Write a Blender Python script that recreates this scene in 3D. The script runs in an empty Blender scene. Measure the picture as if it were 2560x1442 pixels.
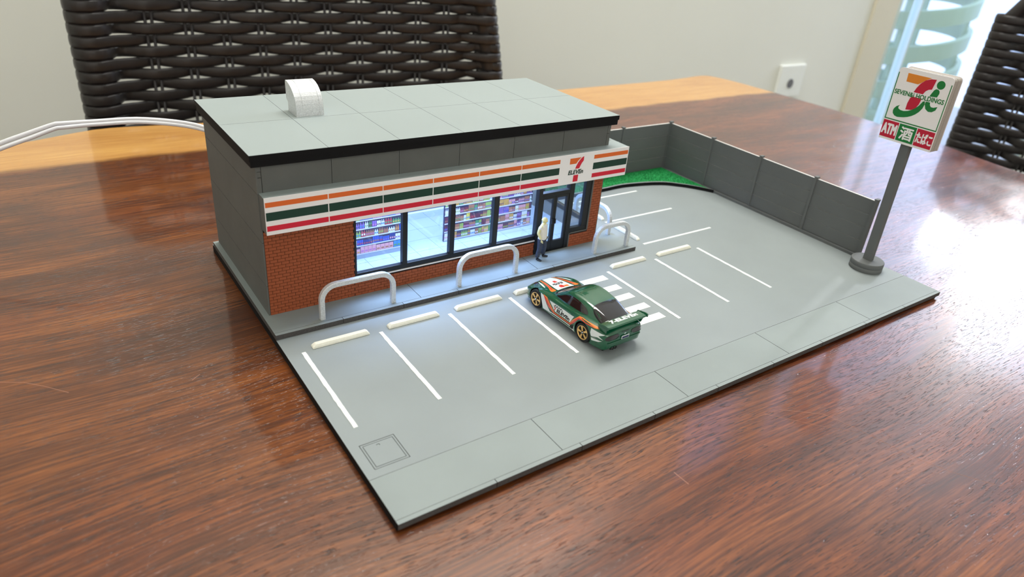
import bpy, bmesh, math, random
from mathutils import Vector, Matrix
from mathutils.bvhtree import BVHTree
random.seed(7)
PI = math.pi
SC = bpy.context.scene
COL = SC.collection
R = math.radians

# ------------------------------------------------------------------ camera
def setup_camera():
    yaw, pitch, roll = -0.6458, -0.50296, 0.09609
    fwd = Vector((-math.sin(yaw)*math.cos(pitch), math.cos(yaw)*math.cos(pitch), math.sin(pitch)))
    right = Vector((math.cos(yaw), math.sin(yaw), 0)); up = right.cross(fwd)
    c, s = math.cos(roll), math.sin(roll)
    r = c*right + s*up; u = -s*right + c*up
    cd = bpy.data.cameras.new('camera'); co = bpy.data.objects.new('camera', cd); COL.objects.link(co)
    m = Matrix((r, u, -fwd)).transposed().to_4x4(); m.translation = Vector((-0.10355, -0.20676, 0.25461))
    co.matrix_world = m
    cd.sensor_fit = 'HORIZONTAL'; cd.sensor_width = 36.0; cd.lens = 1747.65/2560*36
    cd.clip_start = 0.01; cd.clip_end = 100
    cd.dof.use_dof = True; cd.dof.focus_distance = 0.50; cd.dof.aperture_fstop = 9.0
    SC.camera = co
setup_camera()

# ------------------------------------------------------------------ world, lights, exposure
W = bpy.data.worlds.new('sky'); SC.world = W; W.use_nodes = True
bgn = W.node_tree.nodes['Background']
bgn.inputs[0].default_value = (0.50, 0.60, 1.0, 1); bgn.inputs[1].default_value = 3.3
SC.view_settings.view_transform = 'Standard'; SC.view_settings.look = 'None'
SC.view_settings.gamma = 1.0; SC.view_settings.exposure = 0.06
SC.view_settings.use_curve_mapping = False

def area(name, loc, target, sx, sy, power, color):
    l = bpy.data.lights.new(name, 'AREA'); l.shape = 'RECTANGLE'; l.size = sx; l.size_y = sy
    l.energy = power; l.color = color
    o = bpy.data.objects.new(name, l); COL.objects.link(o); o.location = loc
    d = Vector(target)-Vector(loc)
    o.rotation_euler = d.to_track_quat('-Z', 'Y').to_euler()
    return o
# daylight through the tall window in the right wall
area('window_daylight', (4.24, 0.50, 1.10), (0.6, 0.45, 1.0), 1.2, 1.6, 19, (0.80, 0.86, 1.0))
area('window_sun_glare', (4.22, 1.06, 1.22), (0.76, 0.07, 0.0), 0.20, 0.26, 34, (0.93, 0.96, 1.0))
# ceiling panel over the far side of the table
area('ceiling_panel_light', (0.75, 0.72, 2.23), (0.75, 0.72, 0.0), 1.5, 0.7, 48, (1.0, 0.975, 0.93))
# added soft fill lamp behind the camera; the wall there has no opening
area('room_fill', (-0.8, -1.9, 1.1), (0.2, 0.3, 0.0), 2.2, 1.2, 21, (1.0, 0.965, 0.91))
# LED strip under the ceiling of the little store
area('store_led_light', (0.150, 0.235, 0.0985), (0.150, 0.235, 0.0), 0.24, 0.05, 1.15, (0.46, 0.63, 1.0))

# ------------------------------------------------------------------ materials
def lin(c):
    return tuple(((v/255)/12.92 if v/255 <= 0.04045 else (((v/255)+0.055)/1.055)**2.4) for v in c)
def mat(name, rgb, rough=0.6, metal=0.0, noise=0.0, nscale=300, bump=0.0, bscale=2000, coat=0.0, spec=0.5, srgb=True):
    m = bpy.data.materials.new(name); m.use_nodes = True
    nt = m.node_tree; b = nt.nodes['Principled BSDF']
    col = (*(lin(rgb) if srgb else rgb), 1)
    b.inputs['Base Color'].default_value = col
    b.inputs['Roughness'].default_value = rough; b.inputs['Metallic'].default_value = metal
    b.inputs['Coat Weight'].default_value = coat; b.inputs['Coat Roughness'].default_value = 0.04
    b.inputs['Specular IOR Level'].default_value = spec
    tc = nt.nodes.new('ShaderNodeTexCoord')
    if noise:
        n = nt.nodes.new('ShaderNodeTexNoise'); n.inputs['Scale'].default_value = nscale; n.inputs['Detail'].default_value = 5
        nt.links.new(tc.outputs['Object'], n.inputs['Vector'])
        mr = nt.nodes.new('ShaderNodeMapRange'); mr.inputs[1].default_value = 0.3; mr.inputs[2].default_value = 0.7
        mr.inputs[3].default_value = 1-noise; mr.inputs[4].default_value = 1+noise
        nt.links.new(n.outputs['Fac'], mr.inputs[0])
        mx = nt.nodes.new('ShaderNodeVectorMath'); mx.operation = 'SCALE'; mx.inputs[0].default_value = col[:3]
        nt.links.new(mr.outputs[0], mx.inputs['Scale']); nt.links.new(mx.outputs[0], b.inputs['Base Color'])
    if bump:
        n2 = nt.nodes.new('ShaderNodeTexNoise'); n2.inputs['Scale'].default_value = bscale; n2.inputs['Detail'].default_value = 3
        nt.links.new(tc.outputs['Object'], n2.inputs['Vector'])
        bp = nt.nodes.new('ShaderNodeBump'); bp.inputs['Strength'].default_value = bump; bp.inputs['Distance'].default_value = 0.0005
        nt.links.new(n2.outputs['Fac'], bp.inputs['Height']); nt.links.new(bp.outputs[0], b.inputs['Normal'])
    return m

def glass(name, tint=(0.9, 0.95, 0.95), refl=0.04, rough=0.02):
    m = bpy.data.materials.new(name); m.use_nodes = True; nt = m.node_tree
    nt.nodes.clear()
    out = nt.nodes.new('ShaderNodeOutputMaterial'); mix = nt.nodes.new('ShaderNodeMixShader')
    t = nt.nodes.new('ShaderNodeBsdfTransparent'); t.inputs[0].default_value = (*tint, 1)
    g = nt.nodes.new('ShaderNodeBsdfGlossy'); g.inputs['Roughness'].default_value = rough
    f = nt.nodes.new('ShaderNodeLayerWeight'); f.inputs[0].default_value = 0.5
    pw = nt.nodes.new('ShaderNodeMath'); pw.operation = 'POWER'; pw.inputs[1].default_value = 4.0
    ma = nt.nodes.new('ShaderNodeMath'); ma.operation = 'MULTIPLY_ADD'; ma.inputs[1].default_value = 0.9; ma.inputs[2].default_value = refl
    nt.links.new(f.outputs['Facing'], pw.inputs[0]); nt.links.new(pw.outputs[0], ma.inputs[0])
    nt.links.new(ma.outputs[0], mix.inputs[0]); nt.links.new(t.outputs[0], mix.inputs[1]); nt.links.new(g.outputs[0], mix.inputs[2])
    nt.links.new(mix.outputs[0], out.inputs[0])
    return m

def wood_table():
    m = bpy.data.materials.new('table_wood'); m.use_nodes = True; nt = m.node_tree; N = nt.nodes.new; L = nt.links.new
    b = nt.nodes['Principled BSDF']
    tc = N('ShaderNodeTexCoord')
    sep = N('ShaderNodeSeparateXYZ'); L(tc.outputs['Object'], sep.inputs[0])
    # slow warp of the grain
    wn = N('ShaderNodeTexNoise'); wn.inputs['Scale'].default_value = 2.2; wn.inputs['Detail'].default_value = 2
    L(tc.outputs['Object'], wn.inputs['Vector'])
    wsub = N('ShaderNodeMath'); wsub.operation = 'MULTIPLY_ADD'; wsub.inputs[1].default_value = 0.07; wsub.inputs[2].default_value = -0.035
    L(wn.outputs['Fac'], wsub.inputs[0])
    wy = N('ShaderNodeMath'); wy.operation = 'ADD'; L(sep.outputs['Y'], wy.inputs[0]); L(wsub.outputs[0], wy.inputs[1])
    def grain(sx, sy, detail=4, rough=0.6, dist=0.0):
        c = N('ShaderNodeCombineXYZ')
        ax = N('ShaderNodeMath'); ax.operation = 'MULTIPLY'; ax.inputs[1].default_value = sx; L(sep.outputs['X'], ax.inputs[0])
        ay = N('ShaderNodeMath'); ay.operation = 'MULTIPLY'; ay.inputs[1].default_value = sy; L(wy.outputs[0], ay.inputs[0])
        L(ax.outputs[0], c.inputs[0]); L(ay.outputs[0], c.inputs[1])
        n = N('ShaderNodeTexNoise'); n.inputs['Scale'].default_value = 1.0; n.inputs['Detail'].default_value = detail
        n.inputs['Roughness'].default_value = rough; n.inputs['Distortion'].default_value = dist
        L(c.outputs[0], n.inputs['Vector']); return n
    g1 = grain(3.0, 26, 6, 0.65, 0.3); g2 = grain(20, 560, 4, 0.65); g3 = grain(105, 1250, 2, 0.5); g4 = grain(5, 9, 3, 0.5)
    r1 = N('ShaderNodeValToRGB'); cr = r1.color_ramp
    cr.elements[0].position = 0.33; cr.elements[0].color = (*lin((50, 25, 12)), 1)
    cr.elements[1].position = 0.70; cr.elements[1].color = (*lin((158, 96, 44)), 1)
    e = cr.elements.new(0.47); e.color = (*lin((88, 45, 18)), 1)
    e = cr.elements.new(0.55); e.color = (*lin((120, 66, 27)), 1)
    mixg = N('ShaderNodeMath'); mixg.operation = 'MULTIPLY_ADD'; mixg.inputs[1].default_value = 0.55
    L(g2.outputs['Fac'], mixg.inputs[0])
    sc1 = N('ShaderNodeMath'); sc1.operation = 'MULTIPLY'; sc1.inputs[1].default_value = 0.45; L(g1.outputs['Fac'], sc1.inputs[0])
    L(sc1.outputs[0], mixg.inputs[2])
    L(mixg.outputs[0], r1.inputs[0])
    # redder in patches and to the right: wood tone plus some painted-in reflection
    hue = N('ShaderNodeMix'); hue.data_type = 'RGBA'; hue.blend_type = 'MULTIPLY'
    gx = N('ShaderNodeMath'); gx.operation = 'MULTIPLY_ADD'; gx.inputs[1].default_value = 0.30; L(sep.outputs['X'], gx.inputs[0])
    mrh = N('ShaderNodeMapRange'); mrh.inputs[1].default_value = 0.45; mrh.inputs[2].default_value = 0.72
    L(g4.outputs['Fac'], gx.inputs[2]); L(gx.outputs[0], mrh.inputs[0]); L(mrh.outputs[0], hue.inputs['Factor'])
    L(r1.outputs[0], hue.inputs['A']); hue.inputs['B'].default_value = (0.92, 0.70, 0.82, 1)
    # open pores: short dark dashes along the grain
    pr = N('ShaderNodeMapRange'); pr.inputs[1].default_value = 0.585; pr.inputs[2].default_value = 0.64
    L(g3.outputs['Fac'], pr.inputs[0])
    pm = grain(9, 40, 2)
    pmr = N('ShaderNodeMapRange'); pmr.inputs[1].default_value = 0.38; pmr.inputs[2].default_value = 0.55; L(pm.outputs['Fac'], pmr.inputs[0])
    pmul = N('ShaderNodeMath'); pmul.operation = 'MULTIPLY'; L(pr.outputs[0], pmul.inputs[0]); L(pmr.outputs[0], pmul.inputs[1])
    pore = N('ShaderNodeMix'); pore.data_type = 'RGBA'; L(pmul.outputs[0], pore.inputs['Factor'])
    bl = N('ShaderNodeTexNoise'); bl.inputs['Scale'].default_value = 9.0; bl.inputs['Detail'].default_value = 6; bl.inputs['Roughness'].default_value = 0.7
    L(tc.outputs['Object'], bl.inputs['Vector'])
    blm = N('ShaderNodeMapRange'); blm.inputs[1].default_value = 0.58; blm.inputs[2].default_value = 0.74; blm.inputs[4].default_value = 0.75; L(bl.outputs['Fac'], blm.inputs[0])
    blx = N('ShaderNodeMix'); blx.data_type = 'RGBA'; L(blm.outputs[0], blx.inputs['Factor']); L(hue.outputs['Result'], blx.inputs['A']); blx.inputs['B'].default_value = (*lin((62, 40, 36)), 1)
    L(blx.outputs['Result'], pore.inputs['A']); pore.inputs['B'].default_value = (*lin((48, 24, 18)), 1)
    # sapwood band along the live edge
    sap = N('ShaderNodeValToRGB'); cs = sap.color_ramp
    cs.elements[0].position = 0.3; cs.elements[0].color = (*lin((172, 112, 52)), 1)
    cs.elements[1].position = 0.7; cs.elements[1].color = (*lin((222, 172, 98)), 1)
    L(mixg.outputs[0], sap.inputs[0])
    en = grain(3.5, 5, 5, 0.6)
    ey = N('ShaderNodeMath'); ey.operation = 'MULTIPLY_ADD'; ey.inputs[1].default_value = 0.05; L(en.outputs['Fac'], ey.inputs[0]); L(sep.outputs['Y'], ey.inputs[2])
    em = N('ShaderNodeMapRange'); em.interpolation_type = 'SMOOTHSTEP'; em.inputs[1].default_value = 0.586; em.inputs[2].default_value = 0.600
    L(ey.outputs[0], em.inputs[0])
    fin = N('ShaderNodeMix'); fin.data_type = 'RGBA'; L(em.outputs[0], fin.inputs['Factor'])
    L(pore.outputs['Result'], fin.inputs['A']); L(sap.outputs[0], fin.inputs['B'])
    L(fin.outputs['Result'], b.inputs['Base Color'])
    b.inputs['Roughness'].default_value = 0.34
    b.inputs['Coat Weight'].default_value = 0.7; b.inputs['Coat Roughness'].default_value = 0.08; b.inputs['Specular IOR Level'].default_value = 0.25
    bp = N('ShaderNodeBump'); bp.inputs['Strength'].default_value = 0.35; bp.inputs['Distance'].default_value = 0.0006; bp.invert = True
    L(pmul.outputs[0], bp.inputs['Height'])
    bp2 = N('ShaderNodeBump'); bp2.inputs['Strength'].default_value = 0.10; bp2.inputs['Distance'].default_value = 0.001
    L(g2.outputs['Fac'], bp2.inputs['Height']); L(bp.outputs[0], bp2.inputs['Normal'])
    L(bp2.outputs[0], b.inputs['Normal']); L(bp.outputs[0], b.inputs['Coat Normal'])
    return m

M = {}
M['wood'] = wood_table()
M['lot'] = mat('lot_grey_card', (140, 148, 149), 0.62, noise=0.05, nscale=14, bump=0.05, bscale=3500)
M['lot2'] = mat('paving_grey_card', (138, 147, 146), 0.62, noise=0.06, nscale=18, bump=0.05, bscale=3500)
M['roofgrey'] = mat('roof_grey_card', (150, 160, 159), 0.6, noise=0.03, nscale=10)
M['edge'] = mat('sawn_board_edge', (72, 69, 68), 0.8, noise=0.25, nscale=900, bump=0.4, bscale=2500)
M['black'] = mat('black_board', (9, 8, 10), 0.75, spec=0.25)
M['wall'] = mat('wall_grey_paint', (94, 96, 93), 0.75, noise=0.07, nscale=60, bump=0.1, bscale=4000)
M['fence'] = mat('fence_grey_paint', (98, 101, 101), 0.7, noise=0.04, nscale=40)
M['fencetop'] = mat('fence_top_lit', (206, 204, 200), 0.7)  # fence paint lightened for top faces: light from above put into the colour
M['brick'] = mat('brick_face', (150, 76, 42), 0.8, noise=0.14, nscale=420, bump=0.15, bscale=3000)
M['mortar'] = mat('mortar_groove', (38, 17, 10), 0.9)
M['white'] = mat('white_print_card', (240, 236, 236), 0.5)
M['orange'] = mat('orange_print', (222, 102, 34), 0.5)
M['green'] = mat('dark_green_print', (5, 52, 38), 0.5)
M['red'] = mat('red_print', (208, 22, 50), 0.5)
M['sgreen'] = mat('sign_green_print', (12, 118, 48), 0.4)
M['sorange'] = mat('sign_orange_print', (226, 134, 34), 0.4)
M['sred'] = mat('sign_red_print', (190, 14, 48), 0.4)
M['silver'] = mat('silver_paint', (212, 214, 216), 0.45, metal=0.35, noise=0.16, nscale=1400, bump=0.4, bscale=2600)
M['line'] = mat('white_road_paint', (236, 240, 236), 0.7, noise=0.03, nscale=300)
M['stop'] = mat('cream_stop_paint', (238, 236, 222), 0.7, noise=0.04, nscale=700, bump=0.2)
M['grass'] = mat('green_flock', (30, 150, 78), 0.9, noise=0.3, nscale=700)
M['frameblk'] = mat('black_window_frame', (9, 10, 13), 0.4, bump=0.1)
M['glass'] = glass('shop_glass', (0.93, 0.97, 1.0))
M['bigglass'] = glass('door_glass', (0.92, 0.97, 0.95))
M['tile'] = mat('white_shop_tile', (138, 148, 158), 0.28)
M['inwall'] = mat('shop_inner_wall', (150, 160, 172), 0.6)
M['rattan'] = mat('dark_synthetic_rattan', (34, 30, 31), 0.42, noise=0.12, nscale=90, bump=0.15, bscale=900)
M['cable'] = mat('white_cable_plastic', (226, 226, 230), 0.35)
M['roomwall'] = mat('cream_wall_paint', (228, 228, 218), 0.85, noise=0.015, nscale=3)
M['beige'] = mat('wall_end_shade', (212, 205, 184), 0.8)  # wall paint toned down to carry the soft shade at the wall end
M['floor'] = mat('floor_tile', (170, 160, 148), 0.3)
M['plastic'] = mat('white_plastic', (236, 238, 232), 0.35)
M['dark'] = mat('dark_socket', (104, 104, 108), 0.5)
M['alu'] = mat('pale_aluminium', (205, 215, 205), 0.3, metal=0.6)
M['mint'] = mat('pale_mint_chair', (184, 204, 184), 0.5)
M['curtain'] = mat('white_curtain', (176, 172, 164), 0.8)
M['carg'] = mat('green_car_enamel', (6, 84, 54), 0.22, coat=1.0)
M['carblk'] = mat('black_car_plastic', (14, 14, 16), 0.35)
M['carwin'] = mat('smoked_car_window', (30, 24, 28), 0.06, coat=1.0)
M['carwhite'] = mat('white_car_print', (232, 236, 234), 0.3, coat=0.6)
M['carorange'] = mat('orange_car_print', (240, 132, 50), 0.3, coat=0.6)
M['carred'] = mat('red_car_print', (222, 62, 44), 0.3, coat=0.6)
M['tyre'] = mat('black_tyre', (20, 20, 22), 0.65)
M['gold'] = mat('gold_rim', (232, 190, 122), 0.3, metal=0.5)
M['lamp'] = mat('dark_red_lens', (30, 8, 14), 0.12, coat=1.0)
M['plate'] = mat('navy_plate', (34, 38, 84), 0.4)
M['skin'] = mat('pale_cream_paint', (226, 216, 160), 0.75, noise=0.05, nscale=900)
M['shirt'] = mat('white_shirt_paint', (226, 220, 212), 0.8, noise=0.05, nscale=900)
M['jeans'] = mat('slate_blue_jeans', (54, 62, 80), 0.75, noise=0.25, nscale=700)
M['shoe'] = mat('black_shoe_paint', (24, 28, 36), 0.5)
M['chrome'] = mat('chrome_nut', (220, 222, 226), 0.15, metal=1.0)

# ------------------------------------------------------------------ helpers
def link(o, parent=None):
    COL.objects.link(o)
    if parent is not None: o.parent = parent
    return o
def wloc(o):
    v = Vector((0, 0, 0))
    while o is not None:
        v = v + o.location; o = o.parent
    return v
class MB:
    def __init__(s): s.bm = bmesh.new(); s.mats = []
    def mi(s, m):
        if m not in s.mats: s.mats.append(m)
        return s.mats.index(m)
    def box(s, x0, x1, y0, y1, z0, z1, m, top=None, left=None, bev=0.0, bottom=None):
        b = bmesh.new() if bev else s.bm
        vs = [b.verts.new((x, y, z)) for x in (x0, x1) for y in (y0, y1) for z in (z0, z1)]
        F = [(0, 1, 3, 2), (4, 6, 7, 5), (0, 4, 5, 1), (2, 3, 7, 6), (0, 2, 6, 4), (1, 5, 7, 3)]
        names = ['left', 'right', 'front', 'back', 'bottom', 'top']
        k = s.mi(m)
        for f, n in zip(F, names):
            fc = b.faces.new([vs[i] for i in f]); fc.material_index = k
            if n == 'top' and top: fc.material_index = s.mi(top)
            if n == 'left' and left: fc.material_index = s.mi(left)
        if bev:
            bmesh.ops.bevel(b, geom=b.edges[:], offset=bev, segments=2, affect='EDGES', profile=0.6)
            s.merge(b)
        return s
    def merge(s, b, mtx=None):
        me = bpy.data.meshes.new('tmp'); b.to_mesh(me); b.free()
        if mtx is not None: me.transform(mtx)
        s.bm.from_mesh(me); bpy.data.meshes.remove(me)
    def prism(s, pts, z0, z1, m, top=None):
        """pts ccw in xy, extruded in z"""
        b = s.bm; k = s.mi(m); kt = s.mi(top) if top else k
        lo = [b.verts.new((x, y, z0)) for x, y in pts]; hi = [b.verts.new((x, y, z1)) for x, y in pts]
        n = len(pts)
        f = b.faces.new(hi); f.material_index = kt
        f = b.faces.new(lo[::-1]); f.material_index = k
        for i in range(n):
            f = b.faces.new((lo[i], lo[(i+1) % n], hi[(i+1) % n], hi[i])); f.material_index = k
        return s
    def extr(s, pts, fn, d, m):
        """2-D outline pts mapped by fn(u,v,w) with w=0 and w=d"""
        b = s.bm; k = s.mi(m)
        lo = [b.verts.new(fn(u, v, 0)) for u, v in pts]; hi = [b.verts.new(fn(u, v, d)) for u, v in pts]
        n = len(pts)
        b.faces.new(hi).material_index = k; b.faces.new(lo[::-1]).material_index = k
        for i in range(n):
            b.faces.new((lo[i], lo[(i+1) % n], hi[(i+1) % n], hi[i])).material_index = k
        return s
    def tube(s, path, prof, m, closed=False, up=Vector((0, 0, 1))):
        """sweep profile [(a,b)] along path: a along side vector, b along the local up"""
        b = s.bm; k = s.mi(m); rings = []
        P = [Vector(p) for p in path]; n = len(P)
        for i, p in enumerate(P):
            t = (P[(i+1) % n]-P[i-1]) if closed else (P[min(i+1, n-1)]-P[max(i-1, 0)])
            t.normalize(); sd = t.cross(up)
            if sd.length < 1e-6: sd = Vector((1, 0, 0))
            sd.normalize(); u2 = sd.cross(t)
            q = prof[i] if isinstance(prof[0], list) else prof
            rings.append([b.verts.new(p+sd*a+u2*c) for a, c in q])
        q = len(rings[0]); rng = range(n if closed else n-1)
        for i in rng:
            A, B = rings[i], rings[(i+1) % n]
            for j in range(q):
                f = b.faces.new((A[j], A[(j+1) % q], B[(j+1) % q], B[j])); f.material_index = k; f.smooth = q > 4
        if not closed:
            b.faces.new(rings[0][::-1]).material_index = k; b.faces.new(rings[-1]).material_index = k
        return s
    def lathe(s, prof, m, seg=32, axis='Z', c=(0, 0, 0), smooth=True):
        """prof [(r,h)] closed solid of revolution"""
        b = s.bm; k = s.mi(m); rings = []
        for r, h in prof:
            ring = []
            for j in range(seg):
                a = 2*PI*j/seg; x, y = r*math.cos(a), r*math.sin(a)
                v = (x, y, h) if axis == 'Z' else ((h, x, y) if axis == 'X' else (y, h, x))
                ring.append(b.verts.new((v[0]+c[0], v[1]+c[1], v[2]+c[2])))
            rings.append(ring)
        for A, B in zip(rings, rings[1:]):
            for j in range(seg):
                f = b.faces.new((A[j], A[(j+1) % seg], B[(j+1) % seg], B[j])); f.material_index = k; f.smooth = smooth
        b.faces.new(rings[0][::-1]).material_index = k; b.faces.new(rings[-1]).material_index = k
        return s
    def build(s, name, parent=None, smooth=False, world=True, recalc=True):
        if recalc: bmesh.ops.recalc_face_normals(s.bm, faces=s.bm.faces[:])
        me = bpy.data.meshes.new(name); s.bm.to_mesh(me); s.bm.free()
        for m in s.mats: me.materials.append(M[m] if isinstance(m, str) else m)
        if parent is not None and world:
            me.transform(Matrix.Translation(-wloc(parent)))
        if smooth:
            for p in me.polygons: p.use_smooth = True
        return link(bpy.data.objects.new(name, me), parent)

def thing(name, label, cat, loc=(0, 0, 0), rz=0, group=None):
    o = bpy.data.objects.new(name, None); o.location = loc; o.rotation_euler = (0, 0, rz); o.empty_display_size = 0.01
    link(o); return tag(o, label, cat, group)
def tag(o, label=None, cat=None, group=None, kind=None):
    if label: o['label'] = label
    if cat: o['category'] = cat
    if group: o['group'] = group
    if kind: o['kind'] = kind
    return o
def origin(o, loc):
    loc = Vector(loc); o.data.transform(Matrix.Translation(-loc)); o.location = loc; return o
def copy_tree(o, parent=None):
    c = o.copy(); COL.objects.link(c); c.parent = parent
    for ch in list(o.children): copy_tree(ch, c)
    return c
_fonts = {}
def text_mesh(body, shear=0.0, bold=0.0, sx=1.0, spacing=1.0):
    """flat text outline mesh, normalised to x 0..1, y 0..1"""
    c = bpy.data.curves.new('t', 'FONT'); c.body = body; c.shear = shear; c.offset = bold; c.space_character = spacing
    c.resolution_u = 3
    o = bpy.data.objects.new('t', c); COL.objects.link(o); bpy.context.view_layer.update()
    me = bpy.data.meshes.new_from_object(o.evaluated_get(bpy.context.evaluated_depsgraph_get()))
    COL.objects.unlink(o); bpy.data.objects.remove(o); bpy.data.curves.remove(c)
    xs = [v.co.x for v in me.vertices]; ys = [v.co.y for v in me.vertices]
    x0, x1, y0, y1 = min(xs), max(xs), min(ys), max(ys)
    for v in me.vertices: v.co.x = (v.co.x-x0)/(x1-x0); v.co.y = (v.co.y-y0)/(y1-y0); v.co.z = 0
    return me
def text_plate(name, body, fn, d, m, parent, shear=0.0, bold=0.0, spacing=1.0, loc=True):
    me = text_mesh(body, shear, bold, spacing=spacing)
    b = bmesh.new(); b.from_mesh(me); bpy.data.meshes.remove(me)
    bmesh.ops.remove_doubles(b, verts=b.verts[:], dist=1e-5)
    r = bmesh.ops.extrude_face_region(b, geom=b.faces[:])
    for g in r['geom']:
        if isinstance(g, bmesh.types.BMVert): g.co.z = 1
    for v in b.verts: v.co = Vector(fn(v.co.x, v.co.y, d if v.co.z > 0.5 else 0))
    mb = MB(); mb.bm.free(); mb.bm = b; mb.mi(m)
    return mb.build(name, parent)

# ------------------------------------------------------------------ room
def struct(o): o['kind'] = 'structure'; return o
XL, XR, YB, YF, ZF, ZC = -1.8, 4.3, 1.2, -2.2, -0.95, 2.3
XD = 2.54
struct(MB().box(XL-.1, XR+.1, YF-.1, YB, ZF-.05, ZF, 'floor').build('floor'))
struct(MB().box(XL-.1, XR+.1, YF-.1, YB+.1, ZC, ZC+.05, 'roomwall').build('ceiling'))
struct(MB().box(XL-.1, XL, YF, YB, ZF, ZC, 'roomwall').build('wall_left'))
wf = MB()
for x0, x1, z0, z1 in ((XL, XR, ZF, ZC),):
    wf.box(x0, x1, YF-.1, YF, z0, z1, 'roomwall')
struct(wf.build('wall_front'))
wbm = MB()
for x0, x1, z0, z1 in ((XL, 1.95, ZF, ZC), (1.95, 2.42, ZF, 1.55), (1.95, 2.42, 2.1, ZC), (2.42, XD-.012, ZF, ZC)):
    wbm.box(x0, x1, YB, YB+.1, z0, z1, 'roomwall')
wb = struct(wbm.build('wall_back'))
w2 = MB()
for x0, x1, z0, z1 in ((1.95, 1.98, 1.55, 2.1), (2.39, 2.42, 1.55, 2.1), (1.98, 2.39, 1.55, 1.58), (1.98, 2.39, 2.07, 2.1)):
    w2.box(x0, x1, YB+.02, YB+.07, z0, z1, 'alu')
w2o = struct(w2.build('window_2'))
MB().box(1.98, 2.39, YB+.04, YB+.046, 1.58, 2.07, 'bigglass').build('pane', w2o)
struct(MB().box(XD-.16, XD-.012, YB-.012, YB+.0, ZF, ZC, 'beige', bev=.004).build('trim_shade'))  # strip whose colour paints in the shading of the rounded wall end
wr = MB()
for y0, y1, z0, z1 in ((YF, -0.1, ZF, ZC), (-0.1, 1.14, ZF, 0.3), (-0.1, 1.14, 1.9, ZC), (1.14, YB, ZF, ZC)):
    wr.box(XR, XR+.1, y0, y1, z0, z1, 'roomwall')
struct(wr.build('wall_right'))
win = MB()
for y0, y1, z0, z1 in ((-0.1, -0.06, .3, 1.9), (1.10, 1.14, .3, 1.9), (-0.06, 1.10, .3, .34), (-0.06, 1.10, 1.86, 1.9), (.5, .54, .34, 1.86)):
    win.box(XR+.02, XR+.07, y0, y1, z0, z1, 'alu', bev=.004)
wo = struct(win.build('window_1'))
wg = MB().box(XR+.04, XR+.046, -.06, .5, .34, 1.86, 'bigglass').build('pane', wo)
wg = MB().box(XR+.04, XR+.046, .54, 1.10, .34, 1.86, 'bigglass').build('pane', wo)
# glass sliding door at the end of the back wall
dr = MB()
dr.box(XD-.012, XD+.012, YB-.01, YB+.05, ZF, 2.1, 'alu', bev=.003)
dr.box(XR-.05, XR, YB-.0, YB+.05, ZF, 2.1, 'alu')
dr.box(XD+.012, XR-.05, YB, YB+.05, 2.04, 2.1, 'alu'); dr.box(XD+.012, XR-.05, YB, YB+.05, ZF, ZF+.05, 'alu')
dro = struct(dr.build('door_1'))
MB().box(XD+.012, 2.735, YB+.02, YB+.027, ZF+.05, 2.04, 'bigglass').build('pane', dro)
MB().box(2.725, XR-.05, YB+.03, YB+.037, ZF+.05, 2.04, 'bigglass').build('pane', dro)
MB().box(2.728, 2.737, YB+.012, YB+.045, ZF+.05, 2.04, 'alu').build('stile', dro)
struct(MB().box(XD-.012, XR, YB, YB+.1, 2.1, ZC, 'roomwall').build('trim_2'))
# terrace added behind the glass in place of a reflection in the pane
struct(MB().box(XD-.5, 6.5, YB+.1, 3.2, ZF-.05, ZF, 'floor').build('ground_terrace'))
struct(MB().box(XD-.5, 6.5, 3.2, 3.3, ZF, 1.2, 'roomwall').build('wall_terrace'))
cb = MB(); pts = []
for i in range(121):
    x = 2.75+i*.016; pts.append((x, 2.45+.022*math.sin(i*1.05)+.01*math.sin(i*.37), 0.45))
cb.tube(pts, [(-.002, -1.38), (.002, -1.38), (.002, 1.0), (-.002, 1.0)], 'curtain')
cu = cb.build('curtain'); tag(cu, 'white pleated curtain added behind the glass door to stand for a reflection', 'curtain')  # added: stands for pale blinds mirrored in the pane
origin(cu, (3.7, 2.45, ZF))

def reflection_chair():  # added: stands for chair slats mirrored in the door pane
    t = thing('reflection_chair', 'added pale mint chair with curved slats, standing for a reflection in the glass door', 'chair', (3.62, 1.82, ZF))
    for k in range(7):
        z = 0.30+0.155*k; rx = .56-.012*k; pts = []
        for i in range(29):
            a = R(150)+R(240)*i/28
            pts.append((rx*math.cos(a), .36*math.sin(a), z+.05*math.cos(a)))
        MB().tube(pts, [(-.012, -.038), (.012, -.038), (.012, .038), (-.012, .038)], 'mint').build('slat', t, world=False)
    for x, y in ((-.46, .05), (.46, .05), (-.3, -.26), (.3, -.26)):
        MB().tube([(x, y, 0), (x, y, 1.3)], [(.018*math.cos(a), .018*math.sin(a)) for a in [2*PI*i/8 for i in range(8)]], 'mint').build('leg', t, world=False)
    MB().lathe([(.0, .44), (.42, .44), (.44, .46), (.42, .48), (0, .48)][1:4], 'mint', 28).build('seat', t, world=False)
reflection_chair()

# wall outlet
ot = thing('wall_outlet', 'white wall socket low on the cream wall, just above the table corner', 'outlet', (2.005, YB, -0.19))
MB().box(1.945, 2.075, YB-.012, YB, -.235, -.13, 'plastic', bev=.004).build('cover_plate', ot)
MB().lathe([(.022, -.0125), (.022, -.006), (.016, -.004)], 'plastic', 20, 'Y', (2.03, YB, -.183)).build('socket_ring', ot)
MB().lathe([(.015, -.014), (.015, -.006)], 'dark', 20, 'Y', (2.008, YB, -.19)).build('socket_hole', ot)

# ceiling light fixture
cl = thing('ceiling_light', 'flat white light panel on the ceiling over the far table edge', 'ceiling light', (0.75, 0.72, ZC))
MB().box(-.03, 1.53, .34, 1.10, ZC-.055, ZC, 'plastic', bev=.006).build('housing', cl)

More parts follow.
